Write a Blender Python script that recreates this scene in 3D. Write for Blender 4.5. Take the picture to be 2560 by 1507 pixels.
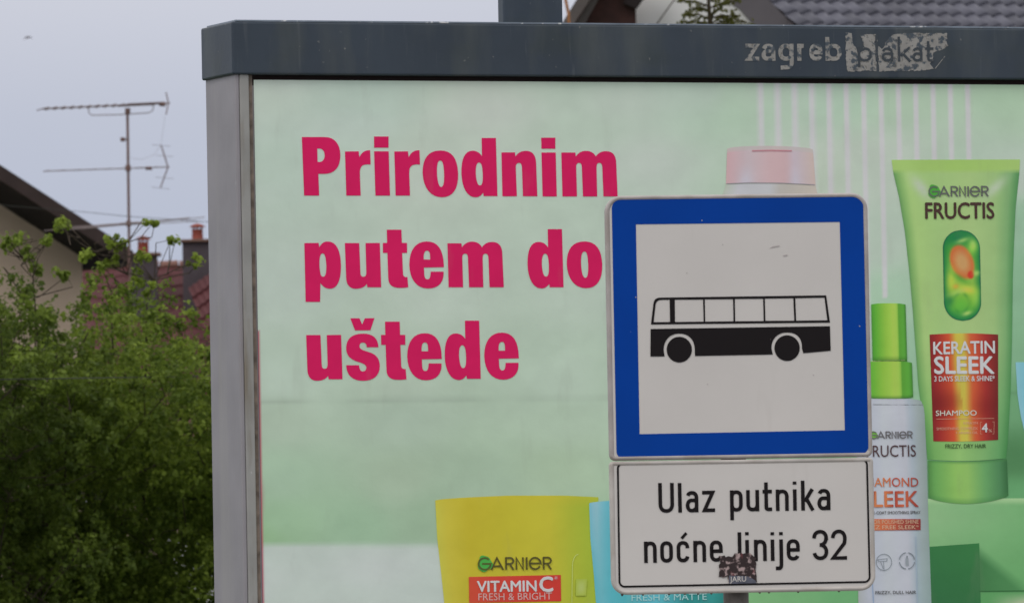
import bpy, math, random, re
import numpy as np
from mathutils import Vector, Matrix
from mathutils.geometry import tessellate_polygon

random.seed(7); rng = np.random.default_rng(7)
sc = bpy.context.scene
for o in list(bpy.data.objects): bpy.data.objects.remove(o)

# ------------------------------------------------------------------ camera
FPX = 21333.0; W0, H0 = 2560.0, 1507.0
EYE = Vector((0, 0, 1.7)); PITCH = math.atan(851 / FPX); ROLL = 0.0185
F = Vector((0, math.cos(PITCH), math.sin(PITCH)))
R0 = Vector((1, 0, 0)); U0 = Vector((0, -math.sin(PITCH), math.cos(PITCH)))
R = R0 * math.cos(ROLL) - U0 * math.sin(ROLL)
U = U0 * math.cos(ROLL) + R0 * math.sin(ROLL)
cam = bpy.data.cameras.new('camera'); camo = bpy.data.objects.new('camera', cam)
sc.collection.objects.link(camo); sc.camera = camo
cam.sensor_width = 36; cam.sensor_fit = 'HORIZONTAL'; cam.lens = FPX * 36 / W0
cam.clip_start = 0.5; cam.clip_end = 6000
m = Matrix((( R.x, U.x, -F.x, EYE.x), (R.y, U.y, -F.y, EYE.y), (R.z, U.z, -F.z, EYE.z), (0, 0, 0, 1)))
camo.matrix_world = m
cam.dof.use_dof = True; cam.dof.focus_distance = 22.5; cam.dof.aperture_fstop = 27

# ------------------------------------------------------------------ world: overcast
wd = bpy.data.worlds.new('World'); sc.world = wd; wd.use_nodes = True
nt = wd.node_tree; nt.nodes.clear()
SUN_EL, SUN_AZ = math.radians(48), math.radians(212)
sky = nt.nodes.new('ShaderNodeTexSky'); sky.sky_type = 'NISHITA'; sky.sun_disc = False
sky.sun_elevation = SUN_EL; sky.sun_rotation = SUN_AZ
tc = nt.nodes.new('ShaderNodeTexCoord')
sep = nt.nodes.new('ShaderNodeSeparateXYZ'); nt.links.new(tc.outputs['Generated'], sep.inputs[0])
ramp = nt.nodes.new('ShaderNodeValToRGB'); nt.links.new(sep.outputs['Z'], ramp.inputs[0])
SKY = 11.5
e = ramp.color_ramp.elements
e[0].position = 0.0; e[0].color = (0.385, 0.42, 0.535, 1)
e[1].position = 1.0; e[1].color = (0.96, 0.95, 0.95, 1)
for pos, c_ in ((0.045, (0.400, 0.435, 0.545)), (0.062, (0.440, 0.465, 0.560)), (0.080, (0.535, 0.545, 0.615)), (0.30, (0.64, 0.64, 0.67)), (0.6, (0.86, 0.85, 0.86))):
    k = e.new(pos); k.color = (*c_, 1)
nz = nt.nodes.new('ShaderNodeTexNoise'); nz.inputs['Scale'].default_value = 5.0; nz.inputs['Detail'].default_value = 3
nt.links.new(tc.outputs['Generated'], nz.inputs['Vector'])
mr = nt.nodes.new('ShaderNodeMapRange'); mr.inputs['To Min'].default_value = SKY * 0.93; mr.inputs['To Max'].default_value = SKY * 1.07
nt.links.new(nz.outputs['Fac'], mr.inputs['Value'])
vm = nt.nodes.new('ShaderNodeVectorMath'); vm.operation = 'SCALE'
nt.links.new(ramp.outputs[0], vm.inputs[0]); nt.links.new(mr.outputs[0], vm.inputs['Scale'])
mix = nt.nodes.new('ShaderNodeMix'); mix.data_type = 'RGBA'; mix.inputs[0].default_value = 0.94
nt.links.new(sky.outputs[0], mix.inputs[6]); nt.links.new(vm.outputs[0], mix.inputs[7])
bg = nt.nodes.new('ShaderNodeBackground'); bg.inputs['Strength'].default_value = 0.1
nt.links.new(mix.outputs[2], bg.inputs[0])
wo = nt.nodes.new('ShaderNodeOutputWorld'); nt.links.new(bg.outputs[0], wo.inputs[0])

sun = bpy.data.lights.new('sun', 'SUN'); sun.energy = 0.7; sun.angle = math.radians(25); sun.color = (1, 0.97, 0.92)
suno = bpy.data.objects.new('sun', sun); sc.collection.objects.link(suno)
# nishita: rotation 0 = +Y, clockwise seen from above
sd = Vector((math.sin(SUN_AZ) * math.cos(SUN_EL), math.cos(SUN_AZ) * math.cos(SUN_EL), math.sin(SUN_EL)))
suno.rotation_euler = sd.to_track_quat('Z', 'Y').to_euler()
sc.view_settings.view_transform = 'Standard'; sc.view_settings.look = 'None'
sc.view_settings.exposure = 0; sc.view_settings.gamma = 1
sc.view_settings.use_curve_mapping = False

# ------------------------------------------------------------------ helpers
KIL = 0.50
def s2l(c):
    c = np.asarray(c, float) / 255.0
    return np.where(c <= 0.04045, c / 12.92, ((c + 0.055) / 1.055) ** 2.4)
def alb(c, k=None):                       # photographed value -> surface albedo
    return np.clip(s2l(c) / (k or KIL), 0, 0.86)

def ray(x, y):
    return (F * FPX + R * (x - W0 / 2) - U * (y - H0 / 2)).normalized()
def at(x, y, Y):                          # point of the place seen at x, y whose ground distance is Y
    d = ray(x, y); return EYE + d * (Y / d.y)
class Frame:                              # upright plane with a yaw: x along, y back, z up
    def __init__(s, origin, yaw):
        s.o = Vector(origin); s.yaw = yaw
        s.X = Vector((math.cos(yaw), math.sin(yaw), 0)); s.Y = Vector((-math.sin(yaw), math.cos(yaw), 0))
    def loc(s, x, y, dep=0.0):
        d = ray(x, y); t = (dep - (EYE - s.o).dot(s.Y)) / d.dot(s.Y)
        p = EYE + d * t - s.o
        return (p.dot(s.X), dep, p.z)
    def px(s, lx, dep, lz):
        p = s.o + s.X * lx + s.Y * dep + Vector((0, 0, lz)) - EYE
        z = p.dot(F); return (W0 / 2 + FPX * p.dot(R) / z, H0 / 2 - FPX * p.dot(U) / z)

col = sc.collection
def tag(o, label=None, cat=None, group=None, kind=None):
    if label: o['label'] = label
    if cat: o['category'] = cat
    if group: o['group'] = group
    if kind: o['kind'] = kind
    return o
def empty(name, loc, yaw=0.0):
    o = bpy.data.objects.new(name, None); col.objects.link(o); o.location = loc; o.rotation_euler = (0, 0, yaw)
    o.empty_display_size = 0.3
    return o
class MB:
    def __init__(s): s.v = []; s.f = []; s.c = []; s.hasc = False
    def add(s, vs, fs, c=None):
        n = len(s.v); s.v += [tuple(p) for p in vs]; s.f += [tuple(i + n for i in f) for f in fs]
        if c is not None: s.hasc = True
        s.c += list(c) if c is not None else [(0.5, 0.5, 0.5)] * len(vs)
    def box(s, a, b):
        (x0, y0, z0), (x1, y1, z1) = a, b
        s.add([(x0,y0,z0),(x1,y0,z0),(x1,y1,z0),(x0,y1,z0),(x0,y0,z1),(x1,y0,z1),(x1,y1,z1),(x0,y1,z1)],
              [(0,3,2,1),(4,5,6,7),(0,1,5,4),(1,2,6,5),(2,3,7,6),(3,0,4,7)])
    def tube(s, pts, r, n=8, r2=None, cap=True):
        pts = [Vector(p) for p in pts]; k = len(pts); vs = []; fs = []
        up = None
        for i, p in enumerate(pts):
            t = (pts[min(i + 1, k - 1)] - pts[max(i - 1, 0)]).normalized()
            a = t.orthogonal().normalized() if up is None else (up - t * up.dot(t)).normalized()
            up = a; b = t.cross(a)
            rr = r if r2 is None else r + (r2 - r) * i / (k - 1)
            for j in range(n):
                an = 2 * math.pi * j / n
                vs.append(p + a * math.cos(an) * rr + b * math.sin(an) * rr)
        for i in range(k - 1):
            for j in range(n):
                fs.append((i*n+j, i*n+(j+1) % n, (i+1)*n+(j+1) % n, (i+1)*n+j))
        if cap: fs.append(tuple(range(n))[::-1]); fs.append(tuple((k-1)*n + j for j in range(n)))
        s.add(vs, fs)
    def lathe(s, prof, c, n=20):
        vs = []; fs = []
        for r, z in prof:
            for j in range(n):
                an = 2 * math.pi * j / n; vs.append((c[0] + r*math.cos(an), c[1] + r*math.sin(an), c[2] + z))
        for i in range(len(prof) - 1):
            for j in range(n): fs.append((i*n+j, i*n+(j+1) % n, (i+1)*n+(j+1) % n, (i+1)*n+j))
        fs.append(tuple(range(n))[::-1]); fs.append(tuple((len(prof)-1)*n + j for j in range(n)))
        s.add(vs, fs)
    def build(s, name, mat, parent=None, smooth=False, bevel=None):
        me = bpy.data.meshes.new(name); me.from_pydata(s.v, [], s.f); me.update()
        if s.hasc:
            ca = me.color_attributes.new('Col', 'FLOAT_COLOR', 'POINT')
            arr = np.ones((len(s.v), 4), np.float32); arr[:, :3] = np.array(s.c)
            ca.data.foreach_set('color', arr.ravel())
        if smooth: me.polygons.foreach_set('use_smooth', [True] * len(me.polygons))
        if mat: me.materials.append(mat)
        o = bpy.data.objects.new(name, me); col.objects.link(o)
        if parent: o.parent = parent
        if bevel:
            b = o.modifiers.new('bevel', 'BEVEL'); b.width = bevel; b.segments = 3; b.limit_method = 'ANGLE'
            b.harden_normals = False
        return o

# ------------------------------------------------------------------ materials
def mat(name, c=(0.5, 0.5, 0.5), rough=0.6, spec=0.4, metal=0.0, noise=None, streak=None, bump=None, attr=False, transl=0.0, rnd=None):
    """noise = (scale, dark, light) multiplies the colour; streak = (scale xyz, colour, amount)"""
    M = bpy.data.materials.new(name); M.use_nodes = True; t = M.node_tree; t.nodes.clear()
    out = t.nodes.new('ShaderNodeOutputMaterial'); p = t.nodes.new('ShaderNodeBsdfPrincipled')
    p.inputs['Roughness'].default_value = rough; p.inputs['Metallic'].default_value = metal
    p.inputs['Specular IOR Level'].default_value = spec
    tcn = t.nodes.new('ShaderNodeTexCoord')
    if attr:
        a = t.nodes.new('ShaderNodeAttribute'); a.attribute_name = 'Col'; cs = a.outputs['Color']
    else:
        rgb = t.nodes.new('ShaderNodeRGB'); rgb.outputs[0].default_value = (*c, 1); cs = rgb.outputs[0]
    def nod(scale, det=4, vec=(1, 1, 1)):
        mp = t.nodes.new('ShaderNodeMapping'); mp.inputs['Scale'].default_value = vec
        t.links.new(tcn.outputs['Object'], mp.inputs[0])
        n = t.nodes.new('ShaderNodeTexNoise'); n.inputs['Scale'].default_value = scale; n.inputs['Detail'].default_value = det
        t.links.new(mp.outputs[0], n.inputs['Vector']); return n
    if noise:
        n = nod(noise[0], 6); r = t.nodes.new('ShaderNodeMapRange')
        r.inputs['From Min'].default_value = 0.3; r.inputs['From Max'].default_value = 0.7
        r.inputs['To Min'].default_value = noise[1]; r.inputs['To Max'].default_value = noise[2]
        t.links.new(n.outputs['Fac'], r.inputs['Value'])
        v = t.nodes.new('ShaderNodeVectorMath'); v.operation = 'SCALE'
        t.links.new(cs, v.inputs[0]); t.links.new(r.outputs[0], v.inputs['Scale']); cs = v.outputs[0]
    if rnd:
        oi = t.nodes.new('ShaderNodeObjectInfo'); r = t.nodes.new('ShaderNodeMapRange'); r.inputs['To Min'].default_value = rnd[0]; r.inputs['To Max'].default_value = rnd[1]
        t.links.new(oi.outputs['Random'], r.inputs['Value']); v = t.nodes.new('ShaderNodeVectorMath'); v.operation = 'SCALE'
        t.links.new(cs, v.inputs[0]); t.links.new(r.outputs[0], v.inputs['Scale']); cs = v.outputs[0]
    if streak:
        for (vec, sc_, lo, hi, colr, amt) in streak:
            n = nod(sc_, 5, vec); r = t.nodes.new('ShaderNodeMapRange')
            r.inputs['From Min'].default_value = lo; r.inputs['From Max'].default_value = hi
            r.inputs['To Max'].default_value = amt
            t.links.new(n.outputs['Fac'], r.inputs['Value'])
            x = t.nodes.new('ShaderNodeMix'); x.data_type = 'RGBA'
            t.links.new(r.outputs[0], x.inputs[0]); t.links.new(cs, x.inputs[6]); x.inputs[7].default_value = (*colr, 1)
            cs = x.outputs[2]
    t.links.new(cs, p.inputs['Base Color'])
    if bump:
        n = nod(bump[0], 4, bump[2] if len(bump) > 2 else (1, 1, 1)); b = t.nodes.new('ShaderNodeBump'); b.inputs['Distance'].default_value = bump[1]
        b.inputs['Strength'].default_value = 1.0
        t.links.new(n.outputs['Fac'], b.inputs['Height']); t.links.new(b.outputs[0], p.inputs['Normal'])
    if transl:
        tr = t.nodes.new('ShaderNodeBsdfTranslucent'); t.links.new(cs, tr.inputs[0])
        mx = t.nodes.new('ShaderNodeMixShader'); mx.inputs[0].default_value = transl
        t.links.new(p.outputs[0], mx.inputs[1]); t.links.new(tr.outputs[0], mx.inputs[2]); t.links.new(mx.outputs[0], out.inputs[0])
    else: t.links.new(p.outputs[0], out.inputs[0])
    return M

def C(*c): return tuple(alb(c))
M_print = mat('printed_paper', attr=True, rough=0.5, spec=0.25, noise=(9, 0.955, 1.03), bump=(7, 0.0035),
              streak=[((1, 1, 0.25), 14, 0.60, 0.85, (0.30, 0.30, 0.24), 0.22)])
M_header = mat('header_paint', C(43, 50, 58), rough=0.42, spec=0.3, noise=(3.5, 0.85, 1.12),
               streak=[((1, 1, 1), 5, 0.55, 0.75, C(44, 50, 50), 0.8), ((6, 1, .5), 7, 0.62, 0.8, C(84, 86, 88), 0.45), ((3, 3, .6), 2.5, 0.5, 0.7, C(62, 66, 66), 0.6),
                       ((1, 1, 1), 60, 0.70, 0.78, C(110, 108, 104), 0.5)], bump=(30, 0.0006))
M_frame = mat('frame_metal', C(114, 111, 114), rough=0.45, spec=0.5, metal=0.15, noise=(5, 0.88, 1.08),
              streak=[((5, 2.2, 0.35), 2.4, 0.50, 0.75, C(92, 84, 76), 0.75), ((1, 1, 1), 40, 0.74, 0.80, C(175, 172, 165), 0.5),
                      ((3, 3, 0.12), 3, 0.55, 0.7, C(124, 122, 118), 0.35)], bump=(20, 0.0008, (8, 8, 0.5)))
M_trim = mat('front_trim_metal', C(118, 117, 114), rough=0.45, spec=0.5, metal=0.1, noise=(9, 0.86, 1.08),
             streak=[((4, 4, 0.5), 7, 0.5, 0.72, C(92, 84, 72), 0.8), ((1, 1, 1), 45, 0.70, 0.78, C(190, 188, 182), 0.6)], bump=(20, 0.0008))
M_highlight = mat('top_edge_highlight', C(92, 100, 110), rough=0.35, spec=0.5, noise=(12, .75, 1.2), streak=[((1, 1, 1), 40, .62, .70, C(180, 182, 186), .8)])  # paler than the header: highlight of its top edge put into colour
M_gasket = mat('gasket', C(84, 74, 66), rough=0.8, noise=(30, 0.6, 1.6), streak=[((1, 1, .3), 30, 0.5, 0.7, C(95, 90, 84), 0.7)])
M_shadow = mat('recess_shade', (0.05, 0.032, 0.03), rough=0.8)  # dark colour paints the shade in the gap under the header
M_residue = mat('glue_residue', C(114, 112, 109), rough=0.8, noise=(40, 0.85, 1.1),
                streak=[((1, 1, 1), 55, 0.52, 0.60, C(50, 58, 66), 0.95), ((1, 1, 1), 120, 0.58, 0.66, C(74, 72, 68), 0.7)])
M_ghost = mat('letter_ghost', C(46, 51, 56), rough=0.7, streak=[((1, 1, 1), 60, 0.60, 0.68, C(112, 110, 106), 0.6)])
M_white = mat('sign_white', C(161, 157, 153), rough=0.38, spec=0.4, noise=(4, 0.96, 1.03),
              streak=[((1, 1, 1), 45, 0.74, 0.80, C(100, 96, 92), 0.6), ((3, 3, .5), 5, 0.6, 0.8, C(138, 132, 126), 0.4)])
M_rim = mat('sign_rim', C(150, 145, 140), rough=0.5, noise=(14, 0.78, 1.06),
            streak=[((1, 1, 1), 12, 0.5, 0.75, C(118, 108, 98), 0.6)])
M_rimd = mat('sign_rim_upper', C(140, 134, 131), rough=0.5, noise=(14, 0.72, 1.02),
            streak=[((1, 1, 1), 12, 0.45, 0.7, C(112, 103, 95), 0.7)])
M_blue = mat('sign_blue', (0.0, 0.055, 0.36), rough=0.4, spec=0.12, noise=(5, 0.94, 1.06),
             streak=[((1, 1, 1), 70, 0.76, 0.80, C(90, 110, 150), 0.6)])
M_black = mat('sign_black', C(17, 13, 14), rough=0.5, spec=0.18)
M_pole = mat('pole_steel', C(84, 80, 76), rough=0.6, metal=0.2, noise=(25, 0.7, 1.2))
M_scuff = mat('scuff', C(138, 132, 130), rough=0.7)
M_drop = mat('dirty_drop', C(60, 52, 46), rough=0.2)

# ------------------------------------------------------------------ paths
def path(s):
    tk = re.findall(r'[MLCZ]|-?[0-9.]+', s); i = 0; pts = []; cmd = None; loops = []
    def num():
        nonlocal i; v = float(tk[i]); i += 1; return v
    while i < len(tk):
        if tk[i] in 'MLCZ': cmd = tk[i]; i += 1
        if cmd == 'Z': loops.append(pts); pts = []; continue
        if cmd in 'ML':
            pts.append((num(), num()))
            if cmd == 'M': cmd = 'L'
        elif cmd == 'C':
            p0 = pts[-1]; a = (num(), num()); b = (num(), num()); c = (num(), num())
            for k in range(1, 9):
                t = k / 8; u = 1 - t
                pts.append(tuple(u**3*p0[j] + 3*u*u*t*a[j] + 3*u*t*t*b[j] + t**3*c[j] for j in (0, 1)))
    if pts: loops.append(pts)
    return loops
def ribbon(pts, w, closed=False):
    P = [Vector(p) for p in pts]; P2 = [P[0]]
    for p in P[1:]:
        if (p - P2[-1]).length > 1e-6: P2.append(p)
    P = P2; n = len(P)
    if closed and (P[0] - P[-1]).length < 1e-6: P.pop(); n -= 1
    vs = []; h = w / 2
    for i in range(n):
        if closed: a, b, c = P[i - 1], P[i], P[(i + 1) % n]
        else: a, b, c = P[max(i - 1, 0)], P[i], P[min(i + 1, n - 1)]
        d1 = (b - a) if (b - a).length else (c - b); d2 = (c - b) if (c - b).length else (b - a)
        d1 = d1.normalized(); d2 = d2.normalized(); t = (d1 + d2)
        t = t.normalized() if t.length > 1e-4 else d1
        nn = Vector((-t.y, t.x)); k = max(0.5, nn.dot(Vector((-d1.y, d1.x)))); nn = nn * (h / k)
        vs += [tuple(b + nn), tuple(b - nn)]
    fs = [(2*i, 2*i+1, 2*i+3, 2*i+2) for i in range(n - 1)]
    if closed: fs.append((2*(n-1), 2*(n-1)+1, 1, 0))
    return vs, fs
def arc(cx, cy, rx, ry, a0, a1, n=14, p=2.0):
    out = []
    for i in range(n + 1):
        a = math.radians(a0 + (a1 - a0) * i / n); c, s = math.cos(a), math.sin(a)
        out.append((cx + rx * math.copysign(abs(c) ** (2/p), c), cy + ry * math.copysign(abs(s) ** (2/p), s)))
    return out                            # y grows downwards: 270 = top

class Print:                              # flat print laid on a frame plane, given in photo coordinates
    def __init__(s, fr, dep): s.fr = fr; s.dep = dep; s.mb = MB()
    def poly(s, loops, tr=(1, 0, 0), c=None, colfn=None):
        k, dx, dy = tr
        L = [[(p[0]*k + dx, p[1]*k + dy) for p in lp] for lp in loops]
        L3 = [[Vector((p[0], p[1], 0)) for p in lp] for lp in L]
        tris = tessellate_polygon(L3); flat = [p for lp in L for p in lp]
        cc = None
        if colfn: cc = [tuple(alb(colfn(*p))) for p in flat]
        elif c is not None: cc = [tuple(alb(c))] * len(flat)
        s.add2(flat, [tuple(t) for t in tris], cc)
    def add2(s, pts, fs, cc=None):
        v = [s.fr.loc(p[0], p[1], s.dep) for p in pts]; g = []
        for f in fs:
            a, b, c_ = (v[f[0]], v[f[1]], v[f[2]])
            ar = (b[0]-a[0])*(c_[2]-a[2]) - (b[2]-a[2])*(c_[0]-a[0])
            g.append(f if ar > 0 else tuple(f)[::-1])
        s.mb.add(v, g, cc)
    def line(s, pts, w, closed=False, tr=(1, 0, 0), c=None):
        vs, fs = ribbon(pts, w, closed); k, dx, dy = tr
        vs = [(p[0]*k + dx, p[1]*k + dy) for p in vs]
        s.add2(vs, fs, None if c is None else [tuple(alb(c))] * len(vs))
    def grid(s, Lf, Rf, Tf, Bf, fn, nx=12, ny=12):
        """Lf/Rf: x of the edges against t in 0..1; Tf/Bf: y against s in 0..1; fn(s, t, x, y) -> photo colour"""
        pts = []; cc = []
        for j in range(ny + 1):
            for i in range(nx + 1):
                a, b = i / nx, j / ny
                x = Lf(b) * (1 - a) + Rf(b) * a; y = Tf(a) * (1 - b) + Bf(a) * b
                pts.append((x, y)); cc.append(tuple(alb(fn(a, b, x, y))))
        fs = [(j*(nx+1)+i, j*(nx+1)+i+1, (j+1)*(nx+1)+i+1, (j+1)*(nx+1)+i) for j in range(ny) for i in range(nx)]
        s.add2(pts, fs, cc)
    def build(s, name, m_, parent): return s.mb.build(name, m_, parent)

_tc = {}
def text2d(t, off):
    if (t, off) in _tc: return _tc[(t, off)]
    cu = bpy.data.curves.new('tmp', 'FONT'); cu.body = t; cu.size = 1; cu.offset = off; cu.resolution_u = 3
    ob = bpy.data.objects.new('tmp', cu); col.objects.link(ob)
    dg = bpy.context.evaluated_depsgraph_get(); dg.update()
    me = bpy.data.meshes.new_from_object(ob.evaluated_get(dg))
    vs = [(v.co.x, v.co.y) for v in me.vertices]; fs = [tuple(p.vertices) for p in me.polygons]
    bpy.data.objects.remove(ob); bpy.data.curves.remove(cu); bpy.data.meshes.remove(me)
    _tc[(t, off)] = (vs, fs); return vs, fs
def btext(pr, t, x0, x1, yb0, yb1, cap, c=None, off=0.0, lean=0.019, colfn=None, tr=(1, 0, 0), name='lettering_line', m_=None, parent=None):
    """one line of plain capitals as one object; off = extra weight as a share of the cap height"""
    vs, fs = text2d(t, 0.0); k, dx, dy = tr; q = Print(pr.fr, pr.dep)
    ys = [v[1] for v in text2d('H', 0.0)[0]]; ch = max(ys) - min(ys)
    xs = [v[0] for v in vs]; a, b = min(xs), max(xs)
    e = max(off, 0)*cap*1.2; sh = [(0, 0)] if e <= 0 else [(-e, 0), (e, 0), (0, -e), (0, e), (0, 0)]
    for n_, (ex, ey) in enumerate(sh):
        pts = []; q.dep = pr.dep - .00012*n_
        for v in vs:
            u = (v[0] - a) / (b - a); yy = v[1] / ch * cap
            pts.append(((x0 + u*(x1-x0) - lean*yy + ex)*k + dx, (yb0 + u*(yb1-yb0) - yy + ey)*k + dy))
        cc = None
        if colfn: cc = [tuple(alb(colfn(*p))) for p in pts]
        elif c is not None: cc = [tuple(alb(c))] * len(pts)
        q.add2(pts, fs, cc)
    return q.mb.build(name, m_ or M_print, parent or poster)

def letter(ch, x0, x1, yb, xh, th, asc=None):
    """centre lines of a plain road-sign letter filling x0..x1; y down"""
    h = th/2; L, Rr = x0+h, x1-h; T, B = yb-xh+h, yb-h; cx = (L+Rr)/2; rx = (Rr-L)/2
    asc = asc or xh*1.4; ry = min(rx*1.15, (B-T)/2); A = yb-asc
    if ch == 'n': return [[(L, yb), (L, yb-xh)], arc(cx, T+ry, rx, ry, 180, 360, p=2.3)+[(Rr, yb)]]
    if ch == 'u': return [[(Rr, yb), (Rr, yb-xh)], [(L, yb-xh)]+arc(cx, B-ry, rx, ry, 180, 0, p=2.3)]
    if ch == 'U': return [[(L, A)]+arc(cx, B-ry, rx, ry, 180, 0, p=2.3)+[(Rr, A)]]
    if ch == 'l': return [[(cx, yb), (cx, A)]]
    if ch == 'i': return [[(cx, yb), (cx, yb-xh)], [(cx, A), (cx, A+th*0.85)]]
    if ch == 'j': return [[(cx+rx*.4, yb-xh), (cx+rx*.4, yb+xh*.15)]+arc(cx-rx*.25, yb+xh*.15, rx*.65, xh*.2, 0, 90)+[(x0, yb+xh*.35)], [(cx+rx*.4, A), (cx+rx*.4, A+th*0.85)]]
    if ch in 'oO': return [arc(cx, T+ry, rx, ry, 180, 360, p=2.3)+arc(cx, B-ry, rx, ry, 0, 180, p=2.3)+[(L, T+ry), (L, T+ry-.5)]]
    if ch == 'p': return [[(L, yb-xh), (L, yb+xh*.4)], arc(cx, T+ry, rx, ry, 180, 360, p=2.3)+arc(cx, B-ry, rx, ry, 0, 180, p=2.3)]
    if ch == 'b': return [[(L, A), (L, yb)], arc(cx, T+ry, rx, ry, 180, 360, p=2.3)+arc(cx, B-ry, rx, ry, 0, 180, p=2.3)]
    if ch == 'g': return [arc(cx, T+ry, rx, ry, 180, 360, p=2.3)+arc(cx, B-ry, rx, ry, 0, 180, p=2.3)+[(L, T+ry)],
                          [(Rr, yb-xh), (Rr, yb+xh*.12)]+arc(cx, yb+xh*.12, rx, xh*.26, 0, 90)+[(L, yb+xh*.40)]]
    if ch == 'c': return [[(Rr, T+ry*1.05)]+arc(cx, T+ry, rx, ry, 350, 180, p=2.3)+arc(cx, B-ry, rx, ry, 180, 10, p=2.3)]
    if ch == 'e':
        mdy = yb-xh*.5
        return [[(L, mdy), (Rr, mdy)]+arc(cx, T+ry, rx, ry, 360, 180, p=2.3)+arc(cx, B-ry, rx, ry, 180, 25, p=2.3)]
    if ch == 'a':
        m2 = yb-xh*.56; r2 = (B-m2)/2
        return [arc(cx, T+ry, rx, ry, 205, 360, p=2.3)+[(Rr, yb)],
                [(Rr, m2), (L+rx*.8, m2)]+arc(L+rx*.8, m2+r2, rx*.8, r2, 270, 90)+[(cx+rx*.3, B), (Rr, B-r2*.5)]]
    if ch == 'z': return [[(x0, T), (Rr-h*.2, T), (L+h*.2, B), (x1, B)]]
    if ch == 't':
        sx = x0+(x1-x0)*.38
        return [[(sx, A), (sx, B-rx*.6)]+arc(sx+rx*.6, B-rx*.6, rx*.6, rx*.6, 180, 90)+[(x1, B)], [(x0, T), (x1, T)]]
    if ch == 'k': return [[(L, A), (L, yb)], [(x1-h*1.1, yb-xh), (L+h, yb-xh*.42)], [(cx-rx*.35, yb-xh*.58), (x1-h*.9, yb)]]
    if ch == 'r': return [[(L, yb), (L, yb-xh)], arc(L+rx*1.6, T+ry, rx*1.6, ry, 180, 280)]
    if ch == '3':
        T = A+h; m2 = (T+B)/2; r1 = (m2-T)/2
        return [[(L, T+r1)]+arc(cx, T+r1, rx, r1, 190, 360, p=2.2)+arc(cx, T+r1, rx*.97, r1, 0, 80)+[(cx-rx*.1, m2)],
                [(cx-rx*.1, m2)]+arc(cx, m2+r1, rx, r1, 280, 360)+arc(cx, m2+r1, rx, r1, 0, 170, p=2.2)]
    if ch == '2':
        T = A+h; r1 = (B-T)*.28
        return [arc(cx, T+r1, rx, r1, 185, 360, p=2.2)+[(Rr-rx*.1, T+r1*1.6), (L, B), (x1, B)]]
    return []
def stroke(pr0, items, base, xh, th, tr, slope=0.0, lean=0.0, asc=None, c=None, m_=None, parent=None, name='letter'):
    for it in items:
        pr = Print(pr0.fr, pr0.dep)
        ch, x0, x1 = it[:3]; yb = base[1] - (x0 - base[0]) * slope
        for pl in letter(ch, x0, x1, yb, xh, th, it[3] if len(it) > 3 else asc):
            pl = [(p[0] + lean*(p[1]-yb), p[1] - (p[0]-x0)*slope) for p in pl]
            pr.line(pl, th, tr=tr, c=c); pr.dep -= .00008
        pr.mb.build(name, m_, parent)

# ------------------------------------------------------------------ ground, pavement, road
M_grass = mat('grass', (0.045, 0.07, 0.02), rough=0.9, noise=(2, 0.6, 1.3), bump=(20, 0.02))
M_asph = mat('asphalt', (0.05, 0.05, 0.052), rough=0.9, noise=(8, 0.8, 1.2), bump=(60, 0.004))
M_pave = mat('paving', (0.28, 0.27, 0.25), rough=0.85, noise=(3, 0.8, 1.1), bump=(30, 0.003))
g = MB(); g.add([(-2500, -400, -.12), (2500, -400, -.12), (2500, 5000, -.12), (-2500, 5000, -.12)], [(0, 1, 2, 3)])
tag(g.build('ground', M_grass), kind='structure')
g = MB(); g.add([(-300, 4, -.116), (300, 4, -.116), (300, 17.5, -.116), (-300, 17.5, -.116)], [(0, 1, 2, 3)])
tag(g.build('road', M_asph), kind='structure')
g = MB(); g.add([(-300, 10.6, -.112), (300, 10.6, -.112), (300, 10.75, -.112), (-300, 10.75, -.112)], [(0, 1, 2, 3)])
tag(g.build('road_marking', mat('road_paint', (.7, .7, .68), rough=.7)), kind='structure')
g = MB(); g.box((-300, 17.5, -.2), (300, 17.65, 0.004)); tag(g.build('kerb', mat('kerb_stone', (.33, .32, .3), rough=.8)), kind='structure')
g = MB(); g.box((-300, 17.652, -.2), (300, 23.2, 0.0)); tag(g.build('pavement', M_pave), kind='structure')

# ------------------------------------------------------------------ billboard
YAW = math.radians(20.9)
o0 = at(587, 185, 25.0)
BF = Frame(o0, YAW)
bb = empty('billboard', (o0.x, o0.y, 0), YAW)
tag(bb, 'large roadside billboard with grey frame, dark header and pale green hair care poster', 'billboard')
BF_ = BF
class BFrame(Frame):                      # local z measured from the ground
    def __init__(s): super().__init__((o0.x, o0.y, 0), YAW)
BF = BFrame()
HY = -0.012
hz1 = BF.loc(580, 54, HY)[2]; hz0 = BF.loc(587, 186, HY)[2]
hx0 = BF.loc(580.5, 120, HY)[0]
BW = 5.25
g = MB(); g.box((hx0, HY, hz0), (BW, 0.272, hz1))
header = g.build('header', M_header, bb, bevel=0.006)
g = MB(); g.box((hx0 + .012, HY + .002, hz1 + .0003), (BW - .01, .25, hz1 + .005)); g.build('top_edge_highlight', M_highlight, header)  # added strip that carries the painted highlight along the top edge
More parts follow.
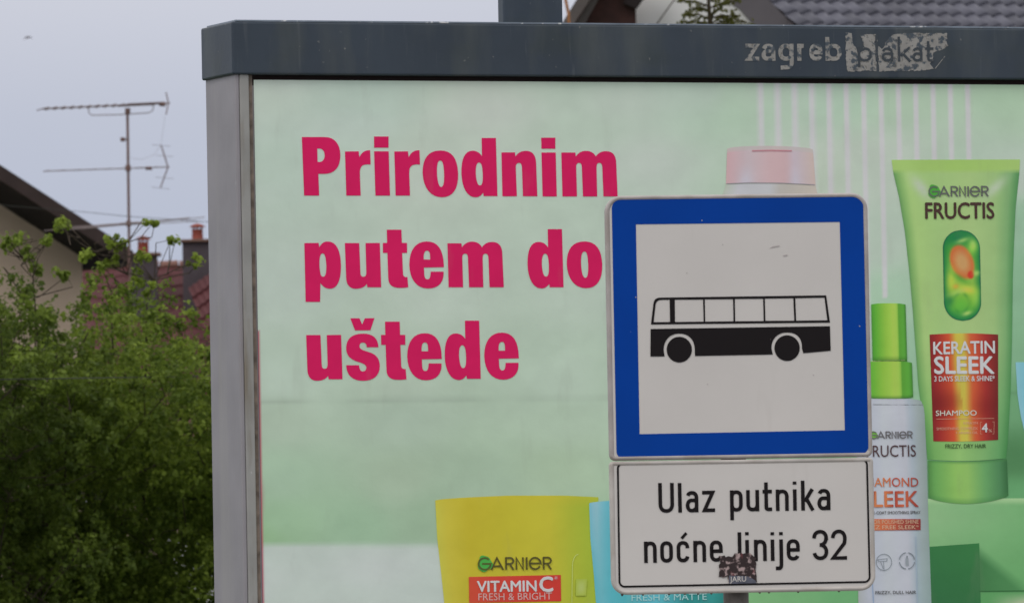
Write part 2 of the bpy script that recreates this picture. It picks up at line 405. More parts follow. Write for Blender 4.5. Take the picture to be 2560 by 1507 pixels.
# recessed strip under the header with shade in its colour, side frame, back
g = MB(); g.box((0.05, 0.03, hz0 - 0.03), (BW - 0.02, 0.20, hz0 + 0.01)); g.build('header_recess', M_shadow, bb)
PB = hz0 - 2.45                           # bottom of poster field
g = MB(); g.box((0.0, 0.0, PB - 0.1), (0.0135, 0.268, hz0 + 0.003)); g.box((0.0125, 0.0062, PB - 0.1), (0.040, 0.262, hz0 + 0.0025)); g.build('side_post', M_frame, bb, bevel=0.004)
g = MB(); g.box((0.0137, -0.003, PB - 0.1), (0.043, 0.0055, hz0 + 0.002)); g.build('front_trim', M_trim, bb, bevel=0.0045)
g = MB(); g.box((0.0432, 0.006, PB - 0.02), (0.0555, 0.15, hz0 + .001)); g.build('gasket', M_gasket, bb)
g = MB(); g.box((BW - .06, 0.0, PB - 0.1), (BW - .01, 0.245, hz0 + 0.003)); g.build('side_post', M_frame, bb, bevel=0.008)
g = MB(); g.box((0.041, -0.002, PB - 0.12), (BW - .061, 0.244, PB)); g.build('bottom_rail', M_frame, bb, bevel=0.008)
g = MB(); g.box((0.056, 0.012, PB + .001), (BW - .062, 0.235, hz0 - .031)); g.build('back_panel', M_frame, bb)
for lx in (0.9, 4.3):
    g = MB(); g.box((lx - .09, 0.05, -.1), (lx + .09, 0.23, PB - .121)); g.build('leg', M_header, bb, bevel=.008)
c0 = BF.loc(1250, 62, .14)[0]; c1 = BF.loc(1408, 62, .14)[0]
g = MB(); g.box((c0 + .012, 0.14, hz1 - .01), (c1, 0.19, hz1 + 1.5)); g.build('mast', M_header, bb, bevel=.006)
# screws along the upper edge
for q in range(9):
    g = MB(); g.lathe([(0.005, 0), (0.005, 0.003), (0.002, 0.005)], (0.3 + q*.55, HY + .02, hz1), 8); g.build('rivet', M_frame, header)

# --- poster base
PD = 0.0105
px0 = BF.loc(634, 198, PD); pz1 = hz0 - 0.0145
CP = np.array([  # x, y, r, g, b  photo colours of the print
 (640,210,152,166,152),(900,250,146,163,150),(1200,230,152,165,150),(1500,240,148,164,148),(1750,230,146,166,148),(1850,240,142,168,142),
 (2100,230,142,166,144),(2300,250,142,168,140),(2560,260,140,168,138),(700,400,147,164,150),(1100,420,152,164,150),(1600,420,150,165,150),
 (2050,450,150,166,146),(2200,420,152,166,150),(2200,600,148,164,148),(2240,760,135,165,138),(2290,860,122,158,128),(2300,1000,115,155,118),
 (700,700,146,160,148),(1100,720,148,162,148),(1450,700,146,161,146),(700,960,145,162,146),(1000,960,142,158,140),(1400,960,145,163,145),
 (700,1040,138,156,136),(1000,1040,136,155,136),(1400,1040,140,160,138),(700,1200,132,158,132),(1000,1200,134,154,130),(1400,1180,138,160,132),
 (700,1300,124,155,122),(900,1320,122,152,122),(1060,1300,124,150,122),(1200,1220,130,152,128),(660,1340,118,152,112),
 (2545,440,150,168,150),(2550,560,122,158,128),(2550,700,110,152,116),(2550,880,104,148,110),(2545,1000,86,138,92),(2540,1150,62,112,66),(2550,1230,80,140,86),
 (1500,1400,110,150,110),(2000,1500,92,146,92),(2100,1490,84,142,88),(1900,1490,96,148,94),(3400,300,140,165,140),(3400,900,104,148,110),(3400,1600,80,130,80)], float)
def base_col(x, y):
    x = np.asarray(x, float); y = np.asarray(y, float)
    sh = x.shape; xx = x.reshape(-1, 1); yy = y.reshape(-1, 1)
    d = ((xx - CP[:, 0]) / 1.0)**2 + ((yy - CP[:, 1]) * 1.25)**2 + 900.0
    w = d ** -1.6; w /= w.sum(1, keepdims=True)
    c = w @ CP[:, 2:]
    t = np.clip((yy[:, 0] - 1352) / 16, 0, 1) * np.clip((1500 - xx[:, 0]) / 60, 0, 1)
    c = c * (1 - t[:, None]) + np.array([152, 163, 155]) * t[:, None]
    # pasted-sheet seam and slight tone step
    ys = 1003 - (xx[:, 0] - 640) * 0.0105
    seam = np.exp(-((yy[:, 0] - ys) / 5.0) ** 2) * (0.55 + 0.45 * np.sin(xx[:, 0] * .021) * np.sin(xx[:, 0] * .0083 + 1))
    c = c * (1 - 0.11 * seam[:, None])
    # slow mottling of the print colour
    c = c * (1 + 0.012 * np.sin(xx / 97 + yy / 61) * np.sin(yy / 43 - xx / 150))
    return c.reshape(*sh, 3)
nx, nz_ = 420, 230
gx = np.concatenate([np.linspace(px0[0], 2.75, 330), np.linspace(2.76, BW - .064, 30)]); gz = np.linspace(PB + .003, pz1, 240)
verts = []; cols = []
GX, GZ = np.meshgrid(gx, gz)
P = (np.array(BF.o)[None, None] + GX[..., None]*np.array(BF.X) + PD*np.array(BF.Y) + GZ[..., None]*np.array((0, 0, 1.0))) - np.array(EYE)
zz = P @ np.array(F); XP = W0/2 + FPX*(P @ np.array(R))/zz; YP = H0/2 - FPX*(P @ np.array(U))/zz
CB = base_col(XP, YP)
CB = CB*1.085; g_ = CB.mean(-1, keepdims=True); CB = CB + (g_ - CB)*0.17
# white vertical bars printed on the upper right
for i in range(13):
    top = 1900 + 43.3*i
    ex = {7: 748, 6: 900, 5: 900, 4: 760}.get(i, 420 if i > 7 else 600)
    xc = top + 0.020*(YP - 215)
    a = np.clip((8.5 - np.abs(XP - xc)) / 4.0, 0, 1) * np.clip((ex - YP)/4, 0, 1) * (0.72 + .23*(i > 6))
    CB = CB*(1 - a[..., None]) + np.array([184, 190, 186])*a[..., None]
# magenta proof edge along the left and top margins
lw = np.where(YP > 840, 1.6 + 1.6*np.exp(-((YP-1230)/150)**2), 0)
a = np.clip((lw + 636 + 0.0188*(YP-198) - XP) / 1.5, 0, 1)*(YP > 830)
CB = CB*(1 - a[..., None]) + np.array([150, 60, 80])*a[..., None]
a = np.clip((209.5 + (XP-2560)*0.0042 - YP) / 2, 0, 1)*np.clip((XP-1650)/150, 0, 1)*(0.5+.5*np.sin(XP/60)**2)
CB = CB*(1 - a[..., None]) + np.array([140, 80, 95])*a[..., None]
nX, nZ = len(gx), len(gz)
vv = np.stack([GX, np.full_like(GX, PD), GZ], -1).reshape(-1, 3)
ii = np.arange(nX*nZ).reshape(nZ, nX)
ff = np.stack([ii[:-1, :-1], ii[:-1, 1:], ii[1:, 1:], ii[1:, :-1]], -1).reshape(-1, 4)
me = bpy.data.meshes.new('poster'); me.from_pydata(vv.tolist(), [], ff.tolist())
ca = me.color_attributes.new('Col', 'FLOAT_COLOR', 'POINT')
arr = np.ones((nX*nZ, 4), np.float32); arr[:, :3] = alb(CB.reshape(-1, 3)); ca.data.foreach_set('color', arr.ravel())
me.materials.append(M_print); poster = bpy.data.objects.new('poster', me); col.objects.link(poster); poster.parent = bb

# --- headline lettering
GL = {
 'P': ('A', "M88,138 L430,138 C580,138 665,240 665,415 C665,600 575,690 420,690 L335,690 L348,1015 L122,1015 Z M318,312 L345,310 C400,310 430,350 430,415 C430,475 395,512 350,512 L325,510 Z"),
 'r': ('A', "M735,355 L940,352 L950,440 C985,370 1030,332 1112,336 L1120,550 C1010,540 955,560 958,680 L970,1015 L755,1015 Z"),
 'i1': ('A', "M1170,130 L1388,130 L1388,297 L1172,297 Z"), 'i2': ('A', "M1172,352 L1390,352 L1410,1015 L1192,1015 Z"),
 'o': ('A', "M2165,340 C2330,340 2420,440 2432,680 C2440,920 2350,1040 2190,1040 C2020,1040 1910,900 1900,680 C1895,450 1990,340 2165,340 Z M2165,490 C2200,490 2215,540 2222,690 C2225,830 2210,885 2180,885 C2145,885 2125,830 2115,690 C2108,540 2130,490 2165,490 Z"),
 'd': ('B', "M385,152 L598,152 L622,1022 L415,1022 L408,970 C375,1020 340,1040 290,1040 C170,1040 90,900 82,690 C75,470 130,343 245,343 C310,343 355,370 390,425 Z M345,520 C380,520 395,560 402,690 C405,810 395,862 358,862 C325,862 305,800 297,690 C292,580 310,520 345,520 Z"),
 'n': ('B', "M682,368 L885,368 L890,430 C930,370 985,345 1050,345 C1150,345 1198,410 1202,530 L1220,1025 L1005,1025 L990,600 C985,545 975,525 945,525 C905,525 895,560 897,600 L913,1025 L697,1025 Z"),
 'j1': ('B', "M1278,148 L1490,148 L1490,313 L1282,313 Z"), 'j2': ('B', "M1282,370 L1495,370 L1512,1028 L1300,1028 Z"),
 'm': ('B', "M1580,370 L1790,370 L1798,430 C1835,370 1890,345 1950,345 C2020,345 2070,375 2098,430 C2135,370 2190,350 2255,350 C2355,350 2400,415 2403,530 L2425,1028 L2212,1028 L2195,590 C2190,545 2180,525 2150,525 C2115,525 2107,560 2108,600 L2118,1028 L1905,1028 L1888,590 C1885,545 1875,525 1845,525 C1810,525 1800,560 1803,600 L1815,1028 L1598,1028 Z"),
 'p': ('D', "M132,300 L355,298 L368,365 C400,300 445,275 500,275 C640,275 705,420 708,660 C708,890 650,1018 540,1018 C470,1018 420,985 385,925 L380,1225 L152,1225 Z M420,462 C455,462 470,520 478,650 C480,780 465,830 425,830 C390,830 378,780 370,650 C365,520 385,462 420,462 Z"),
 'u': ('D', "M770,300 L995,300 L1015,770 C1018,815 1035,830 1060,830 C1095,830 1108,810 1108,760 L1095,300 L1320,298 L1342,995 L1125,995 L1115,940 C1080,1000 1010,1018 940,1018 C850,1018 795,960 790,850 Z"),
 't': ('D', "M1430,90 L1660,90 L1668,298 L1748,298 L1750,455 L1672,455 L1685,780 C1688,825 1710,838 1755,835 L1768,995 C1720,1003 1690,1005 1640,1005 C1520,1005 1455,960 1453,850 L1440,455 L1370,455 L1368,298 L1435,298 Z"),
 'e': ('D', "M2060,275 C2230,275 2325,390 2330,680 L2015,685 L2020,790 C2025,845 2040,870 2070,870 C2105,870 2120,840 2122,750 L2325,750 C2335,910 2250,1015 2080,1015 C1900,1015 1790,870 1785,640 C1785,400 1890,275 2060,275 Z M2065,420 C2105,420 2115,460 2113,560 L2012,558 C2005,460 2025,420 2065,420 Z"),
 'v': ('E', "M855,97 L1000,97 L1042,195 L1085,97 L1235,95 L1172,285 L930,287 Z"),
 's': ('E', "M1060,338 C1210,338 1295,410 1298,552 L1115,552 C1112,500 1090,478 1055,478 C1020,478 1000,500 1000,535 C1000,590 1060,600 1170,635 C1270,670 1320,740 1320,850 C1320,1000 1220,1080 1055,1080 C890,1080 795,990 790,835 L993,835 C998,900 1015,932 1055,932 C1090,932 1110,905 1108,870 C1105,825 1060,805 970,780 C850,740 790,680 790,560 C795,410 890,338 1060,338 Z"),
}
ORG = {'A': (1/6, 740, 320), 'B': (1/6, 1140, 320), 'D': (400/2520, 740, 560), 'E': (400/2520, 740, 780)}
def glyph(k, dx=0, dy=0):
    HD = Print(BF, PD - .001)
    for q_ in {'i': ('i1', 'i2'), 'j': ('j1', 'j2'), 's': ('v', 's')}.get(k, (k,)):
        o, s_ = GL[q_]; s0, ox, oy = ORG[o]; HD.poly(path(s_), (s0, ox + dx, oy + dy), c=(245, 14, 74))
    HD.build('headline_letter', M_print, poster)
for k in ('P', 'r', 'i', 'o', 'd', 'n', 'j', 'm', 'p', 'u', 't', 'e', 's'): glyph(k)
glyph('r', 740/6); glyph('m', -284.7, 226.6); glyph('d', 165.2, 227.6); glyph('o', 360.3, 227)
glyph('u', -96.8, 229.6); glyph('t', -4.4, 229.5); glyph('e', -5.2, 229); glyph('d', -41.8, 456); glyph('e', 187.3, 227.5)

def lerpc(stops, t):
    for (a, ca_), (b, cb_) in zip(stops, stops[1:]):
        if t <= b: 
            u = (t - a) / max(b - a, 1e-6); u = min(max(u, 0), 1)
            return tuple(ca_[i]*(1-u) + cb_[i]*u for i in range(3))
    return stops[-1][1]
def inter(pts):                            # y -> x through measured edge points, as a function of t over y0..y1
    ys = [p[1] for p in pts]; xs = [p[0] for p in pts]; y0, y1 = ys[0], ys[-1]
    return lambda t: float(np.interp(y0 + (y1 - y0)*t, ys, xs))
def mixc(a, b, t): return tuple(a[i]*(1-t)+b[i]*t for i in range(3))
def brand(pr, x0, x1, yb0, yb1, h, th, c, leaf, leafr):
    """the seven-letter maker's name in thin round capitals, its G on a green leaf"""
    w = (x1-x0); S = lambda u, v: (x0 + u*w - .019*v*h, yb0 + (yb1-yb0)*u - v*h)
    gcx, gcy = S(.10, .5)
    pts = []
    for i in range(24):
        a = 2*math.pi*i/24; rr = leafr*(1 + .12*math.sin(a*3+1) + .08*math.sin(a*5))
        pts.append((gcx + rr*math.cos(a), gcy + rr*math.sin(a)*1.1))
    q0 = Print(pr.fr, pr.dep); q0.poly([pts], c=leaf); q0.build('leaf_emblem', M_print, poster); pr2 = Print(pr.fr, pr.dep - .0006)
    def ln(p, cc=None): pr2.line([S(*q) for q in p], th, c=cc or c); pr2.dep -= .00006
    def A_(cx, cy, rx, ry, a0, a1): return [(cx + rx*math.cos(math.radians(a)), cy + ry*math.sin(math.radians(a))) for a in np.linspace(a0, a1, 16)]
    gc = mixc(c, leaf, .15)
    ln(A_(.095, .5, .082, .47, 45, 360) + [(.06, .5)], gc)
    ln([(.185, 0), (.262, .97), (.345, 0)]); ln([(.21, .3), (.315, .3)])
    def R_(x): ln([(x, 0), (x, .96), (x+.05, .96)] + A_(x+.055, .72, .045, .24, 90, -90) + [(x, .48)]); ln([(x+.05, .48), (x+.10, 0)])
    R_(.385); ln([(.525, 0), (.525, .97), (.615, .03), (.615, 1.0)]); ln([(.665, 0), (.665, 1.0)])
    ln([(.71, .5), (.855, .5)] + A_(.78, .5, .075, .46, 0, 330)); R_(.895)
    pr2.build('brand_lettering', M_print, poster)

# --- pink cap behind the bus sign
PK = Print(BF, PD - .001)
def pinkf(a, b, x, y):
    c = lerpc([(0, (176, 145, 148)), (.25, (172, 158, 162)), (.5, (176, 150, 152)), (.68, (174, 148, 150)), (.78, (170, 158, 166)), (1, (172, 155, 148))], a)
    w = max(0, b - .45)/.55*max(math.exp(-((a-.22)/.08)**2), .8*math.exp(-((a-.77)/.06)**2)); c = mixc(c, (172, 168, 178), w)
    if b < .12: c = mixc(c, (164, 160, 156), .7)
    return c
PK.grid(inter([(1818, 372), (1815, 459)]), inter([(2032, 375), (2039, 462)]), lambda s: 372 - 8*math.sin(math.pi*s)**.5 + 2*s, lambda s: 460 - 3*math.sin(math.pi*s) + 3*s, pinkf, 26, 14)
PK.grid(inter([(1815, 461), (1802, 484)]), inter([(2039, 464), (2047, 488)]), lambda s: 461 - 3*math.sin(math.pi*s) + 3*s, lambda s: 500, lambda a, b, x, y: lerpc([(0, (158, 165, 152)), (.15, (168, 168, 172)), (.5, (166, 166, 168)), (.6, (160, 156, 150)), (1, (168, 160, 150))], a), 20, 3)
PKL = Print(BF, PD - .002)
PKL.line([(1880, 377.5), (1925, 376.5), (1980, 377.5)], 3, c=(160, 110, 118)); PKL.line([(1816, 459.5), (1870, 457), (1950, 457.5), (2037, 462)], 1.8, c=(135, 128, 132))
a_ = PK.build('printed_pink_cap', M_print, poster)
PKL.mb and PKL.build('printed_cap_line', M_print, poster)

# --- green tube
TL_ = [(2229, 400), (2233, 431), (2247.6, 493), (2262, 578), (2273, 677), (2282, 776), (2296, 966), (2312, 1080), (2319, 1148)]
TR_ = [(2550, 399), (2548, 437), (2539, 521), (2534, 640), (2532, 691), (2531, 790), (2530, 853), (2526.6, 981), (2519.5, 1108), (2515, 1148)]
TB = Print(BF, PD - .001)
def tubef(a, b, x, y):
    c = lerpc([(0, (88, 132, 78)), (.03, (112, 152, 88)), (.10, (146, 176, 108)), (.3, (140, 170, 108)), (.6, (146, 172, 112)), (.82, (136, 166, 108)), (.93, (110, 150, 98)), (1, (72, 124, 74))], a)
    if y < 432: c = mixc((140, 172, 92), (146, 172, 104), abs(a-.5))
    lo = min(max((y - 880)/240, 0), 1)
    c2 = lerpc([(0, (78, 130, 70)), (.1, (104, 152, 84)), (.4, (128, 168, 98)), (.7, (112, 156, 96)), (.9, (90, 142, 88)), (1, (62, 118, 66))], a)
    c = mixc(c, c2, lo)
    # printed pale gleams either side of the maker's name
    for (cx, cy, sx, sy, an, am) in ((2303, 470, 34, 13, .85, .9), (2487, 470, 34, 12, -.72, .8), (2400, 497, 60, 8, 0, .35)):
        dx, dy = x - cx, y - cy; u = dx*math.cos(an) + dy*math.sin(an); v = -dx*math.sin(an) + dy*math.cos(an)
        c = mixc(c, (168, 178, 162), am*math.exp(-(u/sx)**2 - (v/sy)**2))
    return c
TB.grid(inter(TL_), inter(TR_), lambda s: 400 - s, lambda s: 1148 + 5*math.sin(math.pi*s) - 3*s, tubef, 44, 64)
tube = TB.build('printed_green_tube', M_print, poster)
CPt = Print(BF, PD - .0016)
CPt.grid(inter([(2320, 1150), (2322.5, 1243)]), inter([(2517, 1147), (2521, 1237)]), lambda s: 1150 + 5*math.sin(math.pi*s) - 3*s, lambda s: 1243 + 18*math.sin(math.pi*s)**.7 - 5*s,
         lambda a, b, x, y: mixc(lerpc([(0, (70, 118, 60)), (.08, (92, 145, 76)), (.35, (124, 166, 84)), (.5, (126, 166, 88)), (.72, (92, 144, 88)), (.9, (70, 118, 76)), (1, (48, 92, 54))], a), (60, 110, 60), .5*max(0, b-.85)/.15 + .6*max(0, .07-b)/.07), 30, 14)
CPt.build('printed_tube_cap', M_print, poster)
# capsule
KP = Print(BF, PD - .0018)
kc, kh, kr = (2405, 688.5), 113.5, 46.5
def capf(x, y):
    x0 = x - kc[0] - .02*(y-kc[1]); yy = y - kc[1]
    cy = max(-(kh-kr), min(kh-kr, yy)); d = math.hypot(x0, yy-cy)/kr
    c = lerpc([(-1, (44, 116, 66)), (-.55, (74, 138, 58)), (0, (122, 158, 72)), (.5, (112, 156, 62)), (.75, (84, 146, 60)), (1, (52, 120, 70))], yy/kh)
    c = mixc(c, (40, 112, 62), min(1, max(0, (d-.55)/.4))**1.3)
    c = mixc(c, (34, 84, 70), min(1, max(0, (d-.93)/.06)))
    def el(cx, cy_, rx, ry, an):
        dx, dy = x-cx, y-cy_; u = dx*math.cos(an)+dy*math.sin(an); v = -dx*math.sin(an)+dy*math.cos(an); return math.hypot(u/rx, v/ry)
    e1 = el(2405, 655, 27, 42, -.35)
    if e1 < 1.15: c = mixc((170, 132, 88), (184, 98, 58), min(1, max(0, (e1-.35)/.55))) if e1 < .93 else mixc((184, 98, 58), c, (e1-.93)/.22)
    e2 = el(2427, 687, 10, 12, 0)
    if e2 < 1: c = mixc((168, 58, 42), c, max(0, e2-.6)/.4)
    e3 = el(2389, 716, 10, 8, 0)
    c = mixc(c, (178, 122, 60), .8*math.exp(-(e3/.8)**2)); c = mixc(c, (190, 186, 70), .75*math.exp(-el(2420, 724, 24, 12, .2)**2)); c = mixc(c, (160, 190, 84), .7*math.exp(-el(2432, 618, 12, 16, .2)**2)); c = mixc(c, (176, 184, 70), .6*math.exp(-el(2378, 700, 12, 26, .1)**2)); c = mixc(c, (26, 104, 70), .7*math.exp(-el(2392, 596, 22, 12, -.3)**2)); c = mixc(c, (30, 96, 66), .6*math.exp(-el(2375, 752, 12, 16, .4)**2)); c = mixc(c, (150, 190, 84), .5*math.exp(-el(2440, 745, 10, 22, 0)**2)); c = mixc(c, (66, 130, 52), .6*math.exp(-el(2400, 695, 26, 8, .6)**2))
    e4 = el(2402, 757, 19, 20, 0)
    c = mixc(c, (84, 158, 60), .5*math.exp(-e4*e4)); c = mixc(c, (52, 118, 56), .45*math.exp(-((e4-1.15)/.22)**2)*(.6+.4*math.sin(x*.3)))
    for (cx, cy_, rx, ry, am) in ((2406, 601, 16, 5, .7), (2432, 608, 8, 12, .45), (2441, 683, 9, 7, .7), (2418, 783, 12, 5, .8), (2395, 730, 26, 7, .45)):
        c = mixc(c, (165, 185, 105), am*math.exp(-el(cx, cy_, rx, ry, -.3)**2))
    return c
def cap_half(b): # half width at height b
    yy = (b*2-1)*kh; q = max(0, abs(yy)-(kh-kr)); return math.sqrt(max(kr*kr-q*q, 0))
_cf = capf
def capf(x, y):
    c = _cf(x, y); m_ = sum(c)/3; return tuple(max(0, min(255, (m_ + (v-m_)*1.0 - 118)*1.12 + 118)) for v in c)
KP.grid(lambda t: kc[0] + .02*(t*2-1)*kh - cap_half(t), lambda t: kc[0] + .02*(t*2-1)*kh + cap_half(t), lambda s: kc[1]-kh, lambda s: kc[1]+kh, lambda a, b, x, y: capf(x, y), 36, 80)
KP.build('printed_capsule', M_print, poster)
# label and tube lettering (crop coordinates of the measured photo details)
LB = Print(BF, PD - .0018)
def labf(a, b, x, y):
    w = .42 + .05*b
    c = lerpc([(0, (116, 32, 34)), (.10, (138, 40, 36)), (w-.14, (178, 72, 42)), (w-.04, (188, 160, 62)), (w+.06, (188, 162, 66)), (w+.17, (184, 84, 48)), (.82, (142, 42, 38)), (1, (98, 34, 32))], a)
    dk = math.exp(-((b-.68)/.12)**2)*.35*min(1, abs(a-w)*3) + .25*math.exp(-((b-.62)/.1)**2)*(a < w)
    return mixc(c, (90, 20, 22), dk)
LB.grid(inter([(2324, 836), (2333.4, 1102.5)]), inter([(2495.4, 835), (2495.4, 1099)]), lambda s: 836-3*math.sin(math.pi*s), lambda s: 1102.5-3.5*s+2*math.sin(math.pi*s), labf, 40, 24)
LB.build('printed_red_label', M_print, poster)
K1 = (.2832, 2140, 380); K2 = (.2832, 2140, 740); K3 = (.2745, 2140, 1100); K4 = (.20704, 1060, 1200)
TX = Print(BF, PD - .0028); WH = (205, 190, 186)
btext(TX, 'KERATIN', 685, 1225, 512, 502, 106, WH, .022, tr=K2); btext(TX, 'SLEEK', 695, 1220, 682, 680, 145, WH, .03, tr=K2)
btext(TX, '3 DAYS SLEEK & SHINE*', 692, 1225, 752, 747, 44, WH, .018, tr=K2); btext(TX, 'SHAMPOO', 705, 1065, 1055, 1052, 45, (205, 180, 165), .012, tr=K2)
TX.line([(708, 1084), (1220, 1078)], 4, tr=K2, c=(190, 130, 110))
btext(TX, 'KERATIN', 950, 1075, 1130, 1128, 20, (195, 140, 120), 0, tr=K2); btext(TX, 'SMOOTHING COMPLEX', 712, 1075, 1182, 1178, 24, (195, 140, 120), 0, tr=K2)
btext(TX, '+ ARGAN OIL', 880, 1075, 1215, 1213, 20, (195, 140, 120), 0, tr=K2)
btext(TX, '4', 1112, 1162, 1200, 1198, 74, WH, .03, tr=K2); btext(TX, '%', 1170, 1202, 1200, 1199, 26, (190, 140, 125), 0, tr=K2)
TX.line([(1112, 1112), (1098, 1112), (1100, 1216), (1114, 1216)], 3, tr=K2, c=(190, 130, 110)); TX.line([(1206, 1108), (1220, 1108), (1218, 1214), (1204, 1214)], 3, tr=K2, c=(190, 130, 110))
btext(TX, 'FRIZZY, DRY HAIR', 790, 1148, 1341, 1338, 35, (52, 74, 40), .012, tr=K2)
TXB = Print(BF, PD - .0028)
def kk(K, x): return x*K[0]+K[1]
def ky(K, y): return y*K[0]+K[2]
brand(TXB, kk(K1, 640), kk(K1, 1168), ky(K1, 395), ky(K1, 393), 90*.2832, 4.0, (82, 84, 82), (66, 140, 52), 15)
btext(TXB, 'FRUCTIS', 615, 1220, 588, 586, 138, (62, 42, 38), .022, tr=K1)
TX.build('label_rules', M_print, poster)

# --- podium, background blocks to the right
PO = Print(BF, PD - .0006)
def podf(a, b, x, y):
    c = mixc((126, 164, 118), (104, 154, 102), min(1, a*1.5)); c = mixc(c, (88, 144, 88), max(0, min(1, (y-1300)/150))*.7)
    if y < 1262: c = mixc((142, 176, 128), c, max(0, y-1250)/12)
    ed = 1377 + (x-2449)*.80                      # soft edge of the darker wedge on the step
    w = max(0, min(1, (y-ed+14)/34))*(x > 2446); c = mixc(c, (58, 108, 64), w*(1-.35*max(0, (x-2449)/120)))
    if y > 1479 and x > 2440: c = mixc((80, 136, 82), (156, 168, 138), max(0, min(1, (x-2470)/90))*min(1, (y-1479)/26))
    return c
PO.grid(inter([(2316, 1243), (2329, 1520)]), inter([(2700, 1236), (2700, 1510)]), lambda s: 1246 - 2*s, lambda s: 1520, podf, 90, 70)
PO.build('printed_podium', M_print, poster)
PX = Print(BF, PD - .0012)
PX.grid(inter([(2320, 1366), (2327, 1520)]), inter([(2448, 1357), (2452, 1520)]), lambda s: 1366 - 9*s, lambda s: 1520, lambda a, b, x, y: mixc((48, 106, 58), (42, 92, 56), b*.6 + .3*(1-a)), 8, 8)
PX.build('printed_block', M_print, poster); PX = Print(BF, PD - .0012)
PX.grid(inter([(2539, 905), (2544, 990), (2552, 1040), (2566, 1100)]), inter([(2700, 905), (2700, 1100)]), lambda s: 905, lambda s: 1100, lambda a, b, x, y: lerpc([(0, (120, 165, 190)), (.12, (110, 165, 200)), (1, (100, 150, 190))], a), 12, 10)
PX.build('printed_blue_tube_edge', M_print, poster); PX = Print(BF, PD - .0012)
PX.line([(2449, 1477), (2700, 1474)], 2.5, c=(44, 90, 50))
PX.build('printed_step_line', M_print, poster)

# --- spray bottle
SB = Print(BF, PD - .0014)
def sbf(a, b, x, y):
    c = lerpc([(0, (146, 150, 150)), (.15, (158, 162, 172)), (.4, (166, 170, 178)), (.7, (164, 166, 174)), (.80, (146, 156, 164)), (.9, (138, 148, 148)), (1, (124, 138, 134))], a)
    return mixc(c, (120, 148, 150), .35*max(0, b-.5)*2*(a > .8))
SB.grid(inter([(2140, 1002), (2146, 1520)]), inter([(2303, 1000), (2308, 1010), (2311, 1023), (2317, 1148), (2320, 1264), (2327, 1457), (2329, 1520)]), lambda s: 996 + 6*abs(2*s-1)**6, lambda s: 1520, sbf, 34, 30)
SB.line([(2182, 1011), (2308, 1012)], 2.2, c=(128, 130, 134))
SB.build('printed_spray_bottle', M_print, poster)
SC_ = Print(BF, PD - .0022)
def scf(a, b, x, y):
    c = lerpc([(0, (66, 132, 44)), (.12, (84, 152, 48)), (.4, (126, 168, 60)), (.62, (146, 182, 72)), (.74, (140, 178, 72)), (.78, (78, 138, 46)), (.92, (80, 146, 52)), (1, (58, 112, 42))], a)
    return mixc(c, (44, 84, 36), .6*max(0, b-.94)/.06)
SC_.grid(inter([(2178, 758), (2182, 901)]), inter([(2264, 760), (2268, 903)]), lambda s: 758 + 3*abs(2*s-1)**3, lambda s: 903, scf, 28, 10)
SC_.grid(inter([(2160, 904), (2162, 994)]), inter([(2280, 908), (2283, 990)]), lambda s: 903 + 4*abs(2*s-1)**6, lambda s: 996 - 4*abs(2*s-1)**4, scf, 28, 10)
SC_.line([(2180, 902.5), (2262, 900.5)], 2, c=(170, 195, 130))
SC_.build('printed_spray_cap', M_print, poster)
BX = Print(BF, PD - .0030)
brand(BX, kk(K2, 122), kk(K2, 498), ky(K2, 1258), ky(K2, 1254), 62*.2832, 3.0, (90, 88, 90), (96, 150, 60), 9)
btext(BX, 'FRUCTIS', 95, 530, 1418, 1413, 100, (70, 52, 54), .002, tr=K2)
redg = lambda x, y: lerpc([(0, (188, 108, 70)), (.35, (184, 100, 62)), (.45, (140, 52, 46)), (.6, (184, 98, 64)), (1, (128, 50, 46))], ((x-2185)/112) % 1.0)
btext(BX, 'DIAMOND', 70, 568, 422, 420, 80, None, .008, colfn=redg, tr=K3); btext(BX, 'SLEEK', 70, 570, 606, 603, 140, None, .018, colfn=redg, tr=K3)
btext(BX, '1-COAT SMOOTHING SPRAY', 165, 588, 673, 668, 27, (70, 66, 66), .006, tr=K3)
BX.grid(lambda t: 2160, lambda t: 2301.6, lambda s: 1296.5, lambda s: 1325 - 1*s, lambda a, b, x, y: lerpc([(0, (190, 100, 62)), (.4, (178, 92, 62)), (.7, (140, 62, 52)), (1, (120, 46, 42))], a), 10, 2)
BX2 = Print(BF, PD - .0036)
btext(BX2, 'MIRROR POLISHED SHINE', 60, 570, 760, 757, 34, (205, 150, 125), 0, tr=K3); btext(BX2, 'FRIZZ FREE SLEEK*', 60, 570, 808, 806, 34, (205, 150, 125), 0, tr=K3)
BX3 = Print(BF, PD - .0036)
for (cx, cy) in ((255, 1108), (465, 1095)):
    BXi = BX2 if cx < 300 else BX3
    for q in range(4 if cx > 300 else 1):
        n_ = 4 if cx > 300 else 1
        BXi.line(arc(cx, cy, 70, 74, q*90+8*(n_ > 1), q*90 + (82 if n_ > 1 else 360), 20 if n_ == 1 else 8), 9 if n_ > 1 else 6, tr=K3, c=(112, 118, 124))
BX2.line([(195, 1085), (285, 1075), (280, 1100), (205, 1100), (195, 1085)], 5, tr=K3, c=(112, 118, 124)); BX2.line([(225, 1105), (250, 1170)], 5, tr=K3, c=(112, 118, 124)); BX2.line([(250, 1105), (256, 1175)], 5, tr=K3, c=(112, 118, 124))
BX3.line([(465, 1050), (465, 1075)], 12, tr=K3, c=(112, 118, 124)); BX3.line([(465, 1075), (467, 1140)], 26, tr=K3, c=(128, 134, 140))
btext(BX2, 'FRIZZY, DULL HAIR', 178, 548, 1399, 1395, 28, (66, 64, 66), .010, tr=K3)
